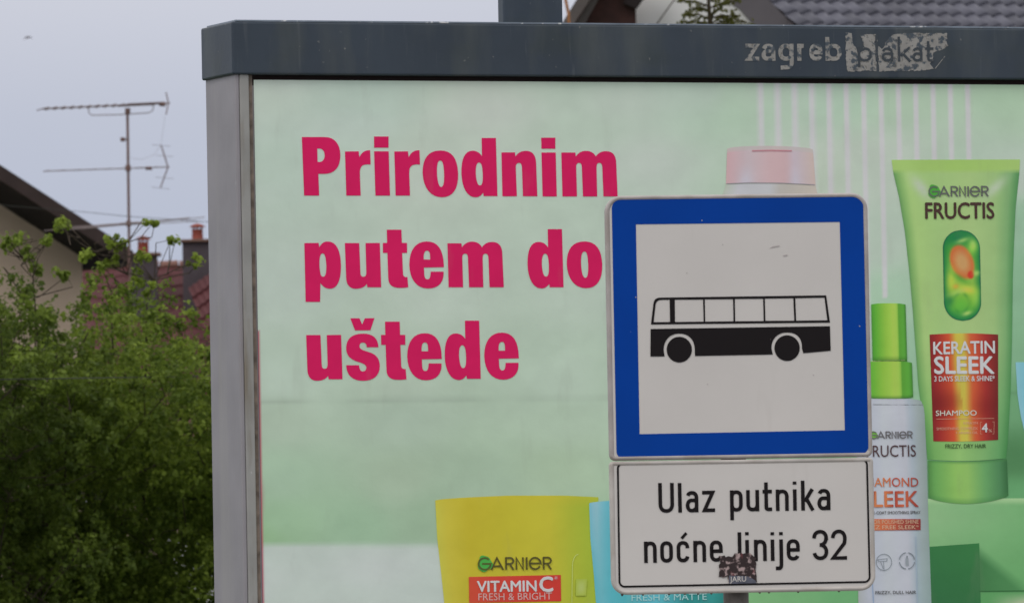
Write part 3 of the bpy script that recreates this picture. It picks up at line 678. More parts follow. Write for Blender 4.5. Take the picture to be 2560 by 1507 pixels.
BX2.build('hair_dryer_icon', M_print, poster); BX3.build('heat_icon', M_print, poster); BX2 = Print(BF, PD - .0036); BX2.line([(150, 1300), (160, 1483)], 7, tr=K3, c=(120, 140, 165)); BX2.build('bottle_edge_line', M_print, poster); BX2 = Print(BF, PD - .0036); BX2.line([(545, 870), (560, 1483)], 6, tr=K3, c=(138, 152, 165))
BX2.build('bottle_edge_line', M_print, poster)
BX.build('printed_orange_band', M_print, poster)

# --- yellow and blue jars
def yel(c): return (c[0]*1.07, c[1]*1.03, c[2]*.72)
YJ = Print(BF, PD - .001)
YJ.grid(inter([(1088, 1250), (1093, 1345), (1104.5, 1448), (1112, 1520)]), inter([(1496, 1244), (1494, 1400), (1492, 1520)]), lambda s: 1250 - 12*min(1, s*2.2)**.6 + 4*max(0, s-.8)/.2, lambda s: 1520,
        lambda a, b, x, y: yel(mixc(lerpc([(0, (158, 160, 88)), (.06, (160, 156, 76)), (.2, (154, 148, 56)), (.45, (156, 154, 60)), (.7, (156, 156, 66)), (.85, (138, 152, 66)), (1, (128, 152, 66))], a), (164, 158, 70), .4*max(0, .1-b)/.1)), 30, 20)
YJ.build('printed_yellow_jar', M_print, poster)
BJ = Print(BF, PD - .0016)
BJ.grid(inter([(1473, 1257), (1476, 1345), (1484, 1428), (1491, 1520)]), inter([(1830, 1250), (1812, 1520)]), lambda s: 1257 - 10*math.sin(math.pi*s)**.6, lambda s: 1520,
        lambda a, b, x, y: mixc(lerpc([(0, (104, 160, 174)), (.04, (130, 166, 176)), (.12, (92, 158, 170)), (.25, (78, 152, 158)), (.45, (84, 160, 172)), (.62, (62, 140, 146)), (.7, (40, 120, 118)), (.9, (46, 126, 122)), (1, (36, 108, 102))], a), (60, 148, 156), .5*min(1, b*1.2)*(a < .25)), 40, 16)
BJ.build('printed_blue_jar', M_print, poster)
YL = Print(BF, PD - .0022)
YL.grid(inter([(1172, 1441), (1173, 1506)]), inter([(1402, 1435.5), (1403, 1502)]), lambda s: 1441 - 5*s, lambda s: 1506 - 4.5*s, lambda a, b, x, y: lerpc([(0, (186, 66, 46)), (.4, (190, 56, 44)), (1, (172, 50, 42))], a), 8, 4)
YL.build('printed_red_band', M_print, poster)
YT = Print(BF, PD - .0032)
brand(YT, kk(K4, 650), kk(K4, 1540), ky(K4, 1082), ky(K4, 1074), 150*.207, 4.4, (70, 66, 30), (62, 142, 60), 18)
btext(YT, 'VITAMIN', 645, 1358, 1343, 1336, 126, (212, 196, 200), .03, tr=K4); btext(YT, 'C', 1400, 1555, 1338, 1338, 172, (212, 196, 200), .035, tr=K4)
btext(YT, '*', 1578, 1612, 1222, 1220, 62, (210, 180, 180), .0, tr=K4)
btext(YT, 'FRESH & BRIGHT', 657, 1545, 1448, 1436, 84, (206, 142, 138), -.008, tr=K4)
YT.line(arc(1870, 1030, 78, 140, 180, 265, 10) , 8, tr=K4, c=(166, 176, 104)); YT.line([(1792, 1030), (1785, 1500)], 10, tr=K4, c=(160, 170, 92))
YT.grid(lambda t: 1440 - 1*t, lambda t: 1468 - 3*t, lambda s: 1446, lambda s: 1488, lambda a, b, x, y: mixc((144, 158, 62), (156, 168, 96), math.sin(math.pi*a)*math.sin(math.pi*b)*.9), 8, 6)
btext(YT, 'FRESH & MATTE', 1579, 1767, 1501, 1498, 16, (140, 182, 186), .004)
YT.build('printed_capsule_outline', M_print, poster)

# --- header lettering remains
HP = Print(BF, HY - .0012); KH = (.2222, 1840, 50)
stroke(HP, [('z', 110, 262), ('a', 288, 445), ('g', 478, 650), ('r', 690, 792), ('e', 828, 975), ('b', 1008, 1190)], (110, 462), 192, 47, KH, asc=268, lean=.019, slope=-.001, m_=M_residue, parent=header, name='worn_letter')
HP.line([(2240, 550), (2352, 410)], 8, tr=KH)
HP.build('scratch', M_residue, header)
RP = Print(BF, HY - .0009)
def rag(pts, amp=7, step=22):
    out = []
    for i in range(len(pts)):
        a, b = Vector(pts[i]), Vector(pts[(i+1) % len(pts)]); n = max(1, int((b-a).length/step))
        for k in range(n):
            p = a.lerp(b, k/n); out.append((p.x + random.uniform(-amp, amp), p.y + random.uniform(-amp, amp)))
    return out
RP.poly([rag([(1235,150),(1308,152),(1322,290),(1366,352),(1385,420),(1440,300),(1400,170),(1580,158),(1560,260),(1650,330),(1690,240),(1765,172),(1850,152),(2375,155),(2370,240),(2390,290),(2300,340),(2225,375),(2205,440),(2185,500),(2225,548),(2100,570),(1900,575),(1612,578),(1604,400),(1575,392),(1580,572),(1255,580),(1240,480)])], KH)
RP.build('torn_sticker_remains', M_residue, header)
GP = Print(BF, HY - .0022)
stroke(GP, [('p', 1372, 1530), ('l', 1560, 1612, 300), ('a', 1640, 1772), ('k', 1822, 1975, 280), ('a', 1985, 2100), ('t', 2130, 2225, 230)], (1372, 470), 160, 28, KH, asc=270, lean=.019, slope=-.001, m_=M_ghost, parent=header, name='ghost_letter')

# ------------------------------------------------------------------ bus stop sign
SY = math.radians(6.6)
s0_ = at(1840, 1484, 20.0); s0_.z = 0
SF = Frame(s0_, SY)
sg = empty('bus_stop_sign', s0_, SY)
tag(sg, 'blue and white bus stop sign with black bus above a white text plate', 'road sign')
def rrect(x0, x1, z0, z1, rad, n=8):       # radii: BL, BR, TR, TL ; counter-clockwise
    out = []
    for (cx, cz, r, a0) in ((x0+rad[0], z0+rad[0], rad[0], 180), (x1-rad[1], z0+rad[1], rad[1], 270), (x1-rad[2], z1-rad[2], rad[2], 0), (x0+rad[3], z1-rad[3], rad[3], 90)):
        for i in range(n+1):
            a = math.radians(a0 + 90*i/n); out.append((cx + r*math.cos(a), cz + r*math.sin(a)))
    return out
def plate(name, x0, x1, z0, z1, rad, mface, mrim, dep=0.0):
    prof = [(0.0, 0.022), (0.0, 0.006), (0.0012, 0.0022), (0.004, 0.0), (0.0075, 0.0008), (0.010, 0.0030)]
    g = MB(); n = None; vs = []; fs = []
    for ins, yy in prof:
        r_ = [max(r - ins, .001) for r in rad]
        lp = rrect(x0+ins, x1-ins, z0+ins, z1-ins, r_); n = len(lp); vs += [(p[0], dep+yy, p[1]) for p in lp]
    for i in range(len(prof)-1):
        for j in range(n): fs.append((i*n+j, i*n+(j+1) % n, (i+1)*n+(j+1) % n, (i+1)*n+j))
    g.add(vs, fs); o = g.build(name + '_rim', mrim, sg, smooth=True)
    ins, yy = prof[-1]; g = MB(); lp = rrect(x0+ins, x1-ins, z0+ins, z1-ins, [max(r-ins, .001) for r in rad])
    m_ = len(lp); g.add([(p[0], dep+yy, p[1]) for p in lp] + [(p[0], dep+.020, p[1]) for p in lp],
        [tuple(range(m_)), tuple(range(m_, 2*m_))[::-1]])
    f_ = g.build(name, mface, sg); o.parent = f_; return f_
a = SF.loc(1515, 600); b = SF.loc(2175, 780); xL, xR = a[0], b[0]
zT = (SF.loc(1560, 488)[2] + SF.loc(2130, 484)[2])/2; zM = (SF.loc(1560, 1152)[2] + SF.loc(2130, 1141)[2])/2; zB = (SF.loc(1580, 1485)[2] + SF.loc(2130, 1476)[2])/2
p1 = plate('sign_panel', xL, xR, zM + .0006, zT, [.014, .014, .038, .038], M_white, M_rimd)
p2 = plate('text_plate', xL - .001, xR + .001, zB, zM - .0012, [.036, .036, .010, .010], M_white, M_rim, dep=-.001)
FD = .0030
KS = (.472, 1500, 470); KT = (.27778, 1500, 1140)
bl = Print(SF, FD - .0008)
def rpx(pts, rads, n=8):                    # rounded quadrilateral in photo coordinates
    out = []; N = len(pts)
    for i in range(N):
        p, a_, b_ = Vector(pts[i]), Vector(pts[i-1]), Vector(pts[(i+1) % N]); u = (a_-p).normalized(); v = (b_-p).normalized(); r = rads[i]
        P0, P3 = p + u*r, p + v*r
        for k in range(n+1):
            t = k/n; c0_ = P0.lerp(p, .552*1.0); c1_ = P3.lerp(p, .552*1.0); w = 1-t
            q = P0*w**3 + c0_*3*w*w*t + c1_*3*w*t*t + P3*t**3; out.append(tuple(q))
    return out
bl.poly([rpx([(1529, 499.5), (2157.5, 491.5), (2171.5, 1133), (1541.5, 1146)], [22, 22, 18, 18]), [(1589.7, 561), (2099.4, 555), (2112, 1075), (1599, 1084.6)]])
bl.build('blue_border', M_blue, p1)
bs = Print(SF, FD - .0012)
roof_in = "M286,710 L296,618 C298,600 306,590 322,590 L1190,578 L1204,702 L286,710 Z"
def win(x0, x1, xa=None, xb=None):
    return None
ol = "M270,722 L283,612 C286,590 298,580 320,580 L1198,568 L1218,712 Z"
W_ = ["M284,710 L294,622 C296,602 306,592 326,592 L369,591 L371,709 Z", "M396,591 L546,590 L549,707 L397,709 Z", "M555,589 L705,588 L707,705 L557,707 Z",
      "M714,587 L864,586 L867,704 L716,705 Z", "M873,585 L1024,583 L1029,702 L876,703 Z", "M1034,583 L1189,580 L1204,700 L1039,702 Z"]
bs.poly(path(ol) + [path(w)[0] for w in W_], KS); bs.build('bus_window_outline', M_black, p1); bs = Print(SF, FD - .0012)
b2 = "M268,746 L1218,731 L1222,861 L1077,874 L1070,850 C1072,795 1045,764 990,764 C940,764 908,800 908,845 L915,881 L503,889 L502,850 C498,800 470,770 420,770 C370,770 338,805 337,855 L342,891 L267,892 Z"
bs.poly(path(b2), KS); bs.build('bus_lower_body', M_black, p1)
for wc in ((420, 855), (991, 847)):
    bs = Print(SF, FD - .0012); bs.poly([arc(*wc, 67, 68, 0, 352, 40)], KS); bs.build('bus_wheel', M_black, p1)
sf = Print(SF, FD - .0012)
sf.poly([[(895, 321), (915, 309), (950, 304), (952, 309), (918, 315)]], KS); sf.poly([[(966, 358), (985, 353), (998, 355), (980, 362)]], KS)
for (x, y) in ((460, 450), (570, 1038), (905, 800), (1375, 731), (190, 578), (540, 172), (650, 300), (1130, 990)): sf.poly([arc(x, y, 3.5, 3, 0, 330, 8)], KS)
tag(sf.build('scuff_marks', M_scuff, p1), kind='stuff')
tp = Print(SF, FD - .0022)
tp.line(rpx([(160, 64), (2402, 28), (2428, 1128), (176, 1172)], [48, 48, 48, 48]), 17, closed=True, tr=KT)
stroke(tp, [('U', 528, 668, 268), ('l', 704, 738, 266), ('a', 773, 887), ('z', 922, 1036), ('p', 1172, 1286), ('u', 1318, 1434), ('t', 1466, 1550, 258), ('n', 1584, 1700), ('i', 1739, 1772, 262), ('k', 1812, 1932, 268), ('a', 1958, 2075)], (528, 508), 192, 33, KT, slope=.0165, lean=.019, m_=M_black, parent=p2)
stroke(tp, [('n', 398, 512), ('o', 544, 658), ('c', 692, 806), ('n', 842, 956), ('e', 990, 1106), ('l', 1242, 1276, 262), ('i', 1310, 1343, 262), ('n', 1388, 1502), ('i', 1538, 1572, 258), ('j', 1582, 1664, 258), ('e', 1682, 1800), ('3', 1914, 2056, 272), ('2', 2082, 2224, 272)], (398, 958), 192, 33, KT, slope=.0165, lean=.019, m_=M_black, parent=p2)
tp.build('black_border', M_black, p2)
tp = Print(SF, FD - .0022); tp.line([(778, 688), (734, 738)], 26, tr=KT); tp.build('accent', M_black, p2)
# remains of a sticker
M_stick = mat('sticker', C(36, 26, 26), rough=.6, streak=[((1, 1, 1), 75, .52, .62, C(140, 122, 120), .9), ((1, 1, .5), 40, .56, .66, C(104, 50, 54), .7)])
M_stick2 = mat('sticker_strip', C(72, 74, 84), rough=.6, noise=(60, .7, 1.2))
st = Print(SF, FD - .0034)
random.seed(3); st.poly([rag([(1078, 892), (1180, 905), (1225, 865), (1300, 880), (1345, 862), (1400, 905), (1405, 1130), (1160, 1138), (1150, 1080), (1068, 1084), (1075, 960)], 9, 18)], KT)
stk = st.build('torn_sticker', M_stick, p2)
st = Print(SF, FD - .0042); st.poly([[(1160, 1070), (1330, 1078), (1402, 1118), (1404, 1140), (1162, 1146)]], KT); st.build('sticker_strip', M_stick2, p2)
st = Print(SF, FD - .0050); btext(st, 'JARU', 1170, 1315, 1128, 1124, 46, None, .012, tr=KT, m_=M_white, parent=p2)
# pole, clamps, drops
pc = SF.loc(1840, 1490, .065)[0]; pr = 0.030
g = MB(); g.tube([(pc, .065, -.05), (pc, .065, zT - .05)], pr, 24); g.build('pole', M_pole, sg, smooth=False)
for z in (zB + .06, zM + .08, zT - .1):
    g = MB(); g.tube([(pc, .065, z - .02), (pc, .065, z + .02)], pr + .004, 24); g.box((pc - .05, .0225, z - .018), (pc + .05, .040, z + .018)); g.build('clamp', M_pole, sg)
for (x, y) in ((1556, 1486), (1608, 1486), (1673, 1485), (1713, 1485), (1746, 1484), (1779, 1483), (1900, 1481), (1923, 1481), (1996, 1479), (2098, 1477)):
    l = SF.loc(x, y, .004); g = MB(); g.lathe([(.0006, -.004), (.002, -.003), (.0032, -.001), (.003, .002)], (l[0], .008, zB + .001), 8); g.build('drop', M_drop, p2, smooth=True)

# ------------------------------------------------------------------ right house (dark metal-tile roof)
M_tile = mat('grey_roof_tile', C(62, 62, 70), rough=.5, spec=.3, rnd=(.78, 1.18), noise=(1.5, .88, 1.1), streak=[((1, 1, 1), 6, .6, .8, C(96, 96, 96), .5)])
M_cream = mat('render_white', C(184, 174, 174), rough=.9, noise=(1.2, .94, 1.04), bump=(40, .004))
M_soff = mat('soffit_wood', C(46, 24, 20), rough=.7, noise=(6, .7, 1.2))
M_barge = mat('barge_board', C(66, 60, 58), rough=.6, noise=(4, .85, 1.1))
M_flash = mat('roof_flashing', C(70, 66, 69), rough=.5, noise=(2, .9, 1.06))
D2 = 110.0
th2 = math.radians(24.7); pit = math.radians(26)
A0 = at(1917, 0, D2)                       # left edge of the tiled slope at the top of the picture
hs = empty('house', (A0.x, A0.y, 0)); 
tag(hs, 'white rendered house with dark grey metal tile roof and brown soffit behind the billboard', 'house')
ev = Vector((math.cos(th2), math.sin(th2), 0)); dn = Vector((math.sin(th2)*math.cos(pit), -math.cos(th2)*math.cos(pit), -math.sin(pit))); nr = ev.cross(dn).normalized()
if nr.z < 0: nr = -nr
L0 = A0 - Vector((hs.location))
TW, TLn = .1985, .40
def tri(v): return tuple(v)
Mr = Matrix((( ev.x, dn.x, nr.x, 0), (ev.y, dn.y, nr.y, 0), (ev.z, dn.z, nr.z, 0), (0, 0, 0, 1)))
# roof slab follows the slope (starts left edge, 9 courses above, 12 below)
rs = MB(); NC, NR_ = 27, 9; up_c = 5
def rp(u, v, w): return L0 + ev*u + dn*v + nr*w
q = [rp(.02, -up_c*TLn - .3, -.03), rp(NC*TW + 6, -up_c*TLn - .3, -.03), rp(NC*TW + 6, 7.5, -.03), rp(.02, 7.5, -.03)]
q2 = [p - nr*.18 for p in q]
rs.add(q + q2, [(0, 3, 2, 1), (4, 5, 6, 7), (0, 1, 5, 4), (1, 2, 6, 5), (2, 3, 7, 6), (3, 0, 4, 7)])
roof = rs.build('roof', M_flash, hs)
tm = MB(); nu, nv = 17, 2
tv = []; 
for j in range(nv+1):
    for i in range(nu+1):
        u = i/nu; z = .050*((.5 - .5*math.cos(math.pi*u/.82)) if u < .82 else (.5 + .5*math.cos(math.pi*(u-.82)/.18))); t = j/nv
        tv.append((u*TW, t*(TLn+.02), .004 + z + .030*t))
fs_ = [(j*(nu+1)+i, j*(nu+1)+i+1, (j+1)*(nu+1)+i+1, (j+1)*(nu+1)+i) for j in range(nv) for i in range(nu)]
for i in range(nu+1):
    v = tv[nv*(nu+1)+i]; tv.append((v[0], v[1]-.006, v[2]-.034))
b0 = nv*(nu+1); b1 = (nv+1)*(nu+1)
fs_ += [(b0+i, b0+i+1, b1+i+1, b1+i) for i in range(nu)]
tm.add([tri(Mr @ Vector(v)) for v in tv], fs_); t0 = tm.build('roof_tile', M_tile, roof, smooth=True)
fs0 = t0.data
first = True
for r_ in range(-3, 6):
    shift = r_*0.0
    for c_ in range(NC):
        o = t0 if first else t0.copy()
        if not first: col.objects.link(o); o.parent = roof
        first = False
        o.location = rp(c_*TW + random.uniform(-.002, .002), r_*TLn + .12 + random.uniform(-.003, .003), random.uniform(0, .003)) 
rest = MB(); tvv = [Mr @ Vector(v) for v in tv]
for r_ in range(-6, 18):
    for c_ in range(0, NC + 30):
        if -3 <= r_ < 6 and c_ < NC: continue
        o_ = rp(c_*TW, r_*TLn + .12, 0)
        rest.add([v + o_ for v in tvv], fs_)
tag(rest.build('roof_tiles', M_tile, roof, smooth=True), kind='stuff')
# strip of plain verge covering left of the tiles, white gable wall
def D2p(x, y, D): p = at(x, y, D) - Vector(hs.location); return p
def slab(name, pts, D, th, m_, parent, off=0):
    g = MB(); f = [D2p(x, y, D+off) for x, y in pts]; b = [p + Vector((0, th, 0)) for p in f]; n = len(f)
    g.add(f + b, [tuple(range(n))[::-1], tuple(range(n, 2*n))] + [(i, (i+1) % n, n+(i+1) % n, n+i) for i in range(n)])
    return g.build(name, m_, parent)
slab('verge_flashing', [(1800, -160), (1902, -20), (1922, 0), (1996, 78), (2060, 150), (1905, 150), (1886, 64), (1849, 22), (1832, 12), (1780, -60)], D2, .25, M_flash, hs, -.5)
slab('wall', [(1604, -60), (1604, 0), (1589.5, 22), (1592, 900), (3000, 900), (3000, 150), (1960, 120), (1860, 20), (1780, -60)], D2, .3, M_cream, hs, .9)
slab('soffit', [(1500, -60), (1640, -60), (1604, 0), (1589.5, 22), (1592, 160), (1400, 160)], D2, .12, M_soff, hs, .45)
slab('barge_board', [(1487, -60), (1520, -60), (1475, 0), (1436, 58), (1362, 165), (1340, 165), (1403, 62), (1441, 0)], D2, .12, M_barge, hs, .0)
slab('inner_barge_board', [(1536, -60), (1552, -60), (1495, 0), (1462, 60), (1394, 165), (1360, 165), (1438, 60), (1477, 0)], D2, .1, M_barge, hs, .14)
slab('board_backing', [(1487, -60), (1560, -60), (1500, 0), (1400, 165), (1350, 165), (1445, 0)], D2, .06, M_soff, hs, .27)
slab('eaves_painted_shade', [(1570, -60), (1700, -60), (1608, 0), (1592, 22), (1560, 10)], D2, .1, mat('eaves_shade_black', C(26, 20, 20), rough=.9), hs, .3)  # near-black sheet, paints the shadow under the eaves
gr = MB(); gr.box((-8, 2.5, 0), (14, 9, 3.2)); gr.build('lower_storey', M_cream, hs)
g = MB(); g.tube([D2p(1690, -6, D2+.7), D2p(1664, 30, D2+.7), D2p(1640, 64, D2+.7), D2p(1610, 110, D2+.7)], .009, 6)
g.build('cable', mat('cable', C(70, 60, 60), rough=.7), hs)
M_rust = mat('brown_rod', C(125, 82, 48), rough=.6, noise=(20, .7, 1.2))
rb = at(1419, 34, 100.0); g = MB(); g.tube([at(1410, -30, 100)-rb, at(1414, 0, 100)-rb, at(1421, 34, 100)-rb, at(1424, 80, 100)-rb, at(1424, 80, 100)-rb - Vector((0, 0, at(1424, 80, 100).z))], .018, 8)
rd = g.build('thin_post', M_rust); rd.location = rb; tag(rd, 'thin brown rod rising beside the dark barge board of the white house', 'post')

# ------------------------------------------------------------------ left house (beige gable, dark brown roof)
PSI = math.radians(-34)                    # gable turned: x axis runs right and towards us
D1 = 130.0
p_ = at(320, 626, D1); GF = Frame((p_.x, p_.y, 0), math.radians(34))
lh = empty('house', (p_.x, p_.y, 0), math.radians(34))
tag(lh, 'beige gabled house at the left with deep dark brown roof overhang', 'house')
M_beige = mat('render_beige', C(142, 126, 112), rough=.9, noise=(.8, .93, 1.05), bump=(30, .005))
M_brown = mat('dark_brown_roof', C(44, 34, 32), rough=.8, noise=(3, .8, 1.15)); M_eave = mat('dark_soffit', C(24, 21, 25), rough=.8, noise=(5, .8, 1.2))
l1 = GF.loc(0, 419, 0); l2 = GF.loc(320, 626, 0); sl = (l1[2]-l2[2])/(l2[0]-l1[0])
def lz(x): return l2[2] - (x - l2[0])*sl
XE = GF.loc(328, 632, 0)[0]; XR = l2[0] - 6.5; ZR = lz(XR)
def prism(pts, y0, y1, name, m_, parent):
    g = MB(); n = len(pts); g.add([(p[0], y0, p[1]) for p in pts] + [(p[0], y1, p[1]) for p in pts], [tuple(range(n)), tuple(range(n, 2*n))[::-1]] + [(i, n+i, n+(i+1) % n, (i+1) % n) for i in range(n)])
    return g.build(name, m_, parent)
TH = .16
prism([(XE, lz(XE)), (XR, ZR), (2*XR-XE, lz(XE)), (2*XR-XE, lz(XE)-TH), (XR, ZR-TH), (XE, lz(XE)-TH)], 0, 9, 'roof', M_brown, lh)
fb = prism([(XE+.01, lz(XE)+.02), (XR, ZR+.03), (XR, ZR-.20), (XE+.01, lz(XE)-.21)], -.04, -.002, 'barge_board', M_brown, lh)
xc = GF.loc(205, 629, .95)[0]; OV = .95
zw = lambda x: lz(x) - TH - .001
prism([(xc, zw(xc)), (XR, ZR-TH-.001), (2*XR-xc, zw(xc)), (2*XR-xc, 0), (xc, 0)][::1], OV, 8.2, 'wall', M_beige, lh)
ze = GF.loc(317, 670, .3)[2]
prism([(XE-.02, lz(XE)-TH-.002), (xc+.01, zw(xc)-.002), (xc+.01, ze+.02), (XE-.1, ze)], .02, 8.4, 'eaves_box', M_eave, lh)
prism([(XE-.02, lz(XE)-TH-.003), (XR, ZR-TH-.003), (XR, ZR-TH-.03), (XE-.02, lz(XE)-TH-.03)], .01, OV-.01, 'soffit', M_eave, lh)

# ------------------------------------------------------------------ red roofed house with chimneys
M_red = mat('red_roof', C(64, 32, 34), rough=.7, noise=(1.2, .82, 1.1)); M_ridge = mat('ridge_cap', C(100, 72, 64), rough=.7, noise=(3, .8, 1.1))
M_chim = mat('chimney_render', C(56, 50, 54), rough=.85, noise=(3, .8, 1.15)); M_clay = mat('clay_pot', C(104, 50, 40), rough=.7, noise=(8, .75, 1.1)); M_slab = mat('chimney_slab', C(88, 68, 60), rough=.8)
D3 = 140.0; rr = at(380, 666, D3); rh = empty('house', (rr.x, rr.y, 0)); tag(rh, 'house with red tiled roof and two dark chimneys beyond the bush', 'house')
zr = rr.z; pc3 = math.radians(38); CL = .30
def course_roof(name, x0, x1, z_top, n, yaw=0, wave=.24, m_=M_red, y_top=0, xs=0):
    g = MB(); nxw = int((x1-x0)/wave*4)
    for c_ in range(n):
        vs = []; 
        for (k_, lift) in ((0, 0), (1, .035), (1.02, .0)):
            v = (c_+k_)*CL
            for i in range(nxw+1):
                x = x0 + (x1-x0)*i/nxw; w = .03*(.5+.5*math.cos(2*math.pi*x/wave)) if k_ <= 1 else 0
                vs.append((x + xs*v, y_top - v*math.cos(pc3), z_top - v*math.sin(pc3) + (lift+w)*math.cos(pc3)))
        m2 = nxw+1; g.add(vs, [(j*m2+i, j*m2+i+1, (j+1)*m2+i+1, (j+1)*m2+i)[::-1] for j in range(2) for i in range(nxw)])
    return g
ro = course_roof('roof', -1.15, 4.5, zr, 16).build('roof', M_red, rh); ro['label'] = 'red tiled slope'
g = MB()
for i in range(18):
    x = -1.15 + i*.32; g.tube([(x, 0, zr + .01), (x+.3, 0, zr + .02)], .075, 8)
g.build('ridge_tiles', M_ridge, ro)
g = MB(); g.add([(-1.1, .05, zr-.1), (4.5, .05, zr-.1), (4.5, 4.0, zr-3.2), (-1.1, 4.0, zr-3.2)], [(0, 1, 2, 3)]); g.box((-.9, -3.4, 0), (4.4, 3.5, zr-3.0)); g.build('wall', M_beige, rh)
# lower wing whose slope rises to the right of the second chimney
def at3(x, y, D): return at(x, y, D) - Vector((rr.x, rr.y, 0))
g = MB(); wv = []
A_, B_ = at3(470, 722, D3-1.5), at3(560, 660, D3-1.5); dn3 = Vector((.25, -math.cos(pc3), -math.sin(pc3)))
nn_ = 26
for c_ in range(14):
    vs = []
    for (k_, lift) in ((0, 0), (1, .04), (1.02, 0)):
        for i in range(nn_+1):
            p = A_.lerp(B_, i/nn_) + dn3*(CL*(c_+k_)) + Vector((0, -1, 1))*(lift*.7 + .02*(.5+.5*math.cos(i*math.pi/2)))
            vs.append(p)
    g.add(vs, [(j*(nn_+1)+i, j*(nn_+1)+i+1, (j+1)*(nn_+1)+i+1, (j+1)*(nn_+1)+i)[::-1] for j in range(2) for i in range(nn_)])
g.build('wing_roof', M_red, rh)
def chimney(xl, xr, ytop, ybot, sx0, sx1, px0_, px1_, py0, py1, hx0_, hx1_, hy0, D):
    a_ = at3(xl, ytop, D); b_ = at3(xr, ybot, D); w = b_.x - a_.x; s = D/FPX
    g = MB(); g.box((a_.x, a_.y - .05, b_.z - .8), (b_.x, a_.y + w*.8, a_.z)); ch = g.build('chimney', M_chim, rh)
    u = at3(sx0, ytop, D); v = at3(sx1, ytop, D)
    g = MB(); g.box((u.x, a_.y - .12, a_.z + .001), (v.x, a_.y + w*.8 + .07, a_.z + 7*s)); g.build('chimney_slab', M_slab, ch, bevel=.01)
    c_ = at3((px0_+px1_)/2, py1, D); r = (px1_-px0_)/2*s; hgt = (py1-py0)*s; z0 = a_.z + 7*s + .001
    g = MB(); g.lathe([(r*1.1, 0), (r, .02), (r*.95, hgt*.9), (r*1.08, hgt), (r*.8, hgt)], (c_.x, a_.y + w*.35, z0), 20); pt = g.build('chimney_pot', M_clay, ch, smooth=True)
    hr = (hx1_-hx0_)/2*s; hh = (py0-hy0)*s
    g = MB(); g.lathe([(hr*.85, hh*.35), (hr, hh*.4), (hr*.96, hh*.55), (hr*.6, hh*.85), (hr*.12, hh*1.05)], (c_.x, a_.y + w*.35, z0+hgt), 20)
    for q_ in range(3):
        an = q_*2.09+.5; g.tube([(c_.x + r*.8*math.cos(an), a_.y+w*.35 + r*.8*math.sin(an), z0+hgt-.02), (c_.x + r*.8*math.cos(an), a_.y+w*.35 + r*.8*math.sin(an), z0+hgt+hh*.45)], .015, 6)
    g.build('chimney_cowl', M_clay, ch)
chimney(322, 393, 640, 752, 318, 401, 343, 371, 605, 633, 337, 375, 590, D3-1.2)
chimney(456, 524, 606, 722, 451, 528, 479, 507, 573, 599, 474, 513, 559, D3-1.0)

# ------------------------------------------------------------------ aerial mast
M_ant = mat('aerial_metal', C(84, 64, 60), rough=.6, noise=(10, .8, 1.2)); M_ant2 = mat('aerial_element', C(100, 90, 90), rough=.5)
D4 = 128.0; ab = at(322, 660, D4); am = empty('tv_aerial', (ab.x, ab.y, ab.z - 1.2))
tag(am, 'rusty roof mast carrying three television aerials against the grey sky', 'aerial')
ao = Vector(am.location); a4 = lambda x, y, dd=0: at(x, y, D4+dd) - ao
g = MB(); g.tube([Vector((a4(318.5, 272).x, 0, a4(318.5, 272).z)), Vector((a4(323.5, 655).x, 0, a4(323.5, 655).z)), (a4(323.5, 655).x, 0, -.1)], .021, 10); g.build('mast', M_ant, am)
b1_ = empty('long_aerial', (0, 0, 0)); b1_.parent = am
def bar(name, pts, r, m_, par): g = MB(); g.tube(pts, r, 6); return g.build(name, m_, par)
bm = bar('boom', [a4(106, 272.5), a4(425, 258)], .013, M_ant2, b1_)
xs_ = [107+21*i for i in range(10)] + [310+8.5*i for i in range(11)]
for i, x in enumerate(xs_):
    y = 272.5 - (x-106)*.0455; p = a4(x, y); dv = Vector((.10, -.16, 0.0)); o = bar('element', [p-dv+Vector((0, 0, -.012)), p+dv+Vector((0, 0, .012))], .0075, M_ant, b1_)
bar('support_loop', [a4(221, 267), a4(222, 282), a4(229, 288.5), a4(300, 287), a4(372, 282.5), a4(382, 277), a4(384, 262)], .008, M_ant2, b1_)
for s_ in (-1, 1):
    for dd in (-.28, -.1, .1, .28):
        e0 = a4(421, 258, dd); e1 = a4(415, 231 if s_ < 0 else 287, dd); bar('reflector_bar', [e0, e1], .009, M_ant, b1_)
bar('dipole', [a4(398, 261), a4(414, 262)], .03, M_ant, b1_)
bar('bracket', [a4(319, 271), a4(319, 286)], .042, M_ant, b1_)
b2_ = empty('short_aerial', (0, 0, 0)); b2_.parent = am
bar('boom', [a4(114, 428), a4(424, 417.5)], .009, M_ant2, b2_)
for x in [115+38.5*i for i in range(6)] + [345, 362, 385]:
    y = 428-(x-114)*.034; p = a4(x, y); dv = Vector((.05, -.18, 0)); bar('element', [p-dv+Vector((0, 0, .004)), p+dv-Vector((0, 0, .004))], .008, M_ant, b2_)
bar('reflector_bar', [a4(403, 364), a4(420, 418)], .010, M_ant, b2_); bar('reflector_bar', [a4(420, 418), a4(401, 470)], .010, M_ant, b2_)
for (x, y) in ((403, 364), (411, 390), (411, 445), (401, 470)): bar('reflector_bar', [a4(x-22, y-2, -.25), a4(x+22, y+2, .25)], .0032, M_ant2, b2_)
bar('dipole', [a4(364, 421), a4(380, 421)], .026, M_ant, b2_); bar('bracket', [a4(320, 413), a4(320, 428)], .042, M_ant, b2_)
b3_ = empty('wide_aerial', (0, 0, 0)); b3_.parent = am
for (x0, y0, x1, y1, dd) in ((150, 569, 345, 556, -.6), (170, 574, 475, 544.5, -.3), (110, 577, 430, 549, 0), (205, 572, 512, 543, .3), (235, 566, 500, 553, .6)):
    bar('element', [a4(x0, y0, dd), a4(x1, y1, dd)], .0065, M_ant2, b3_)
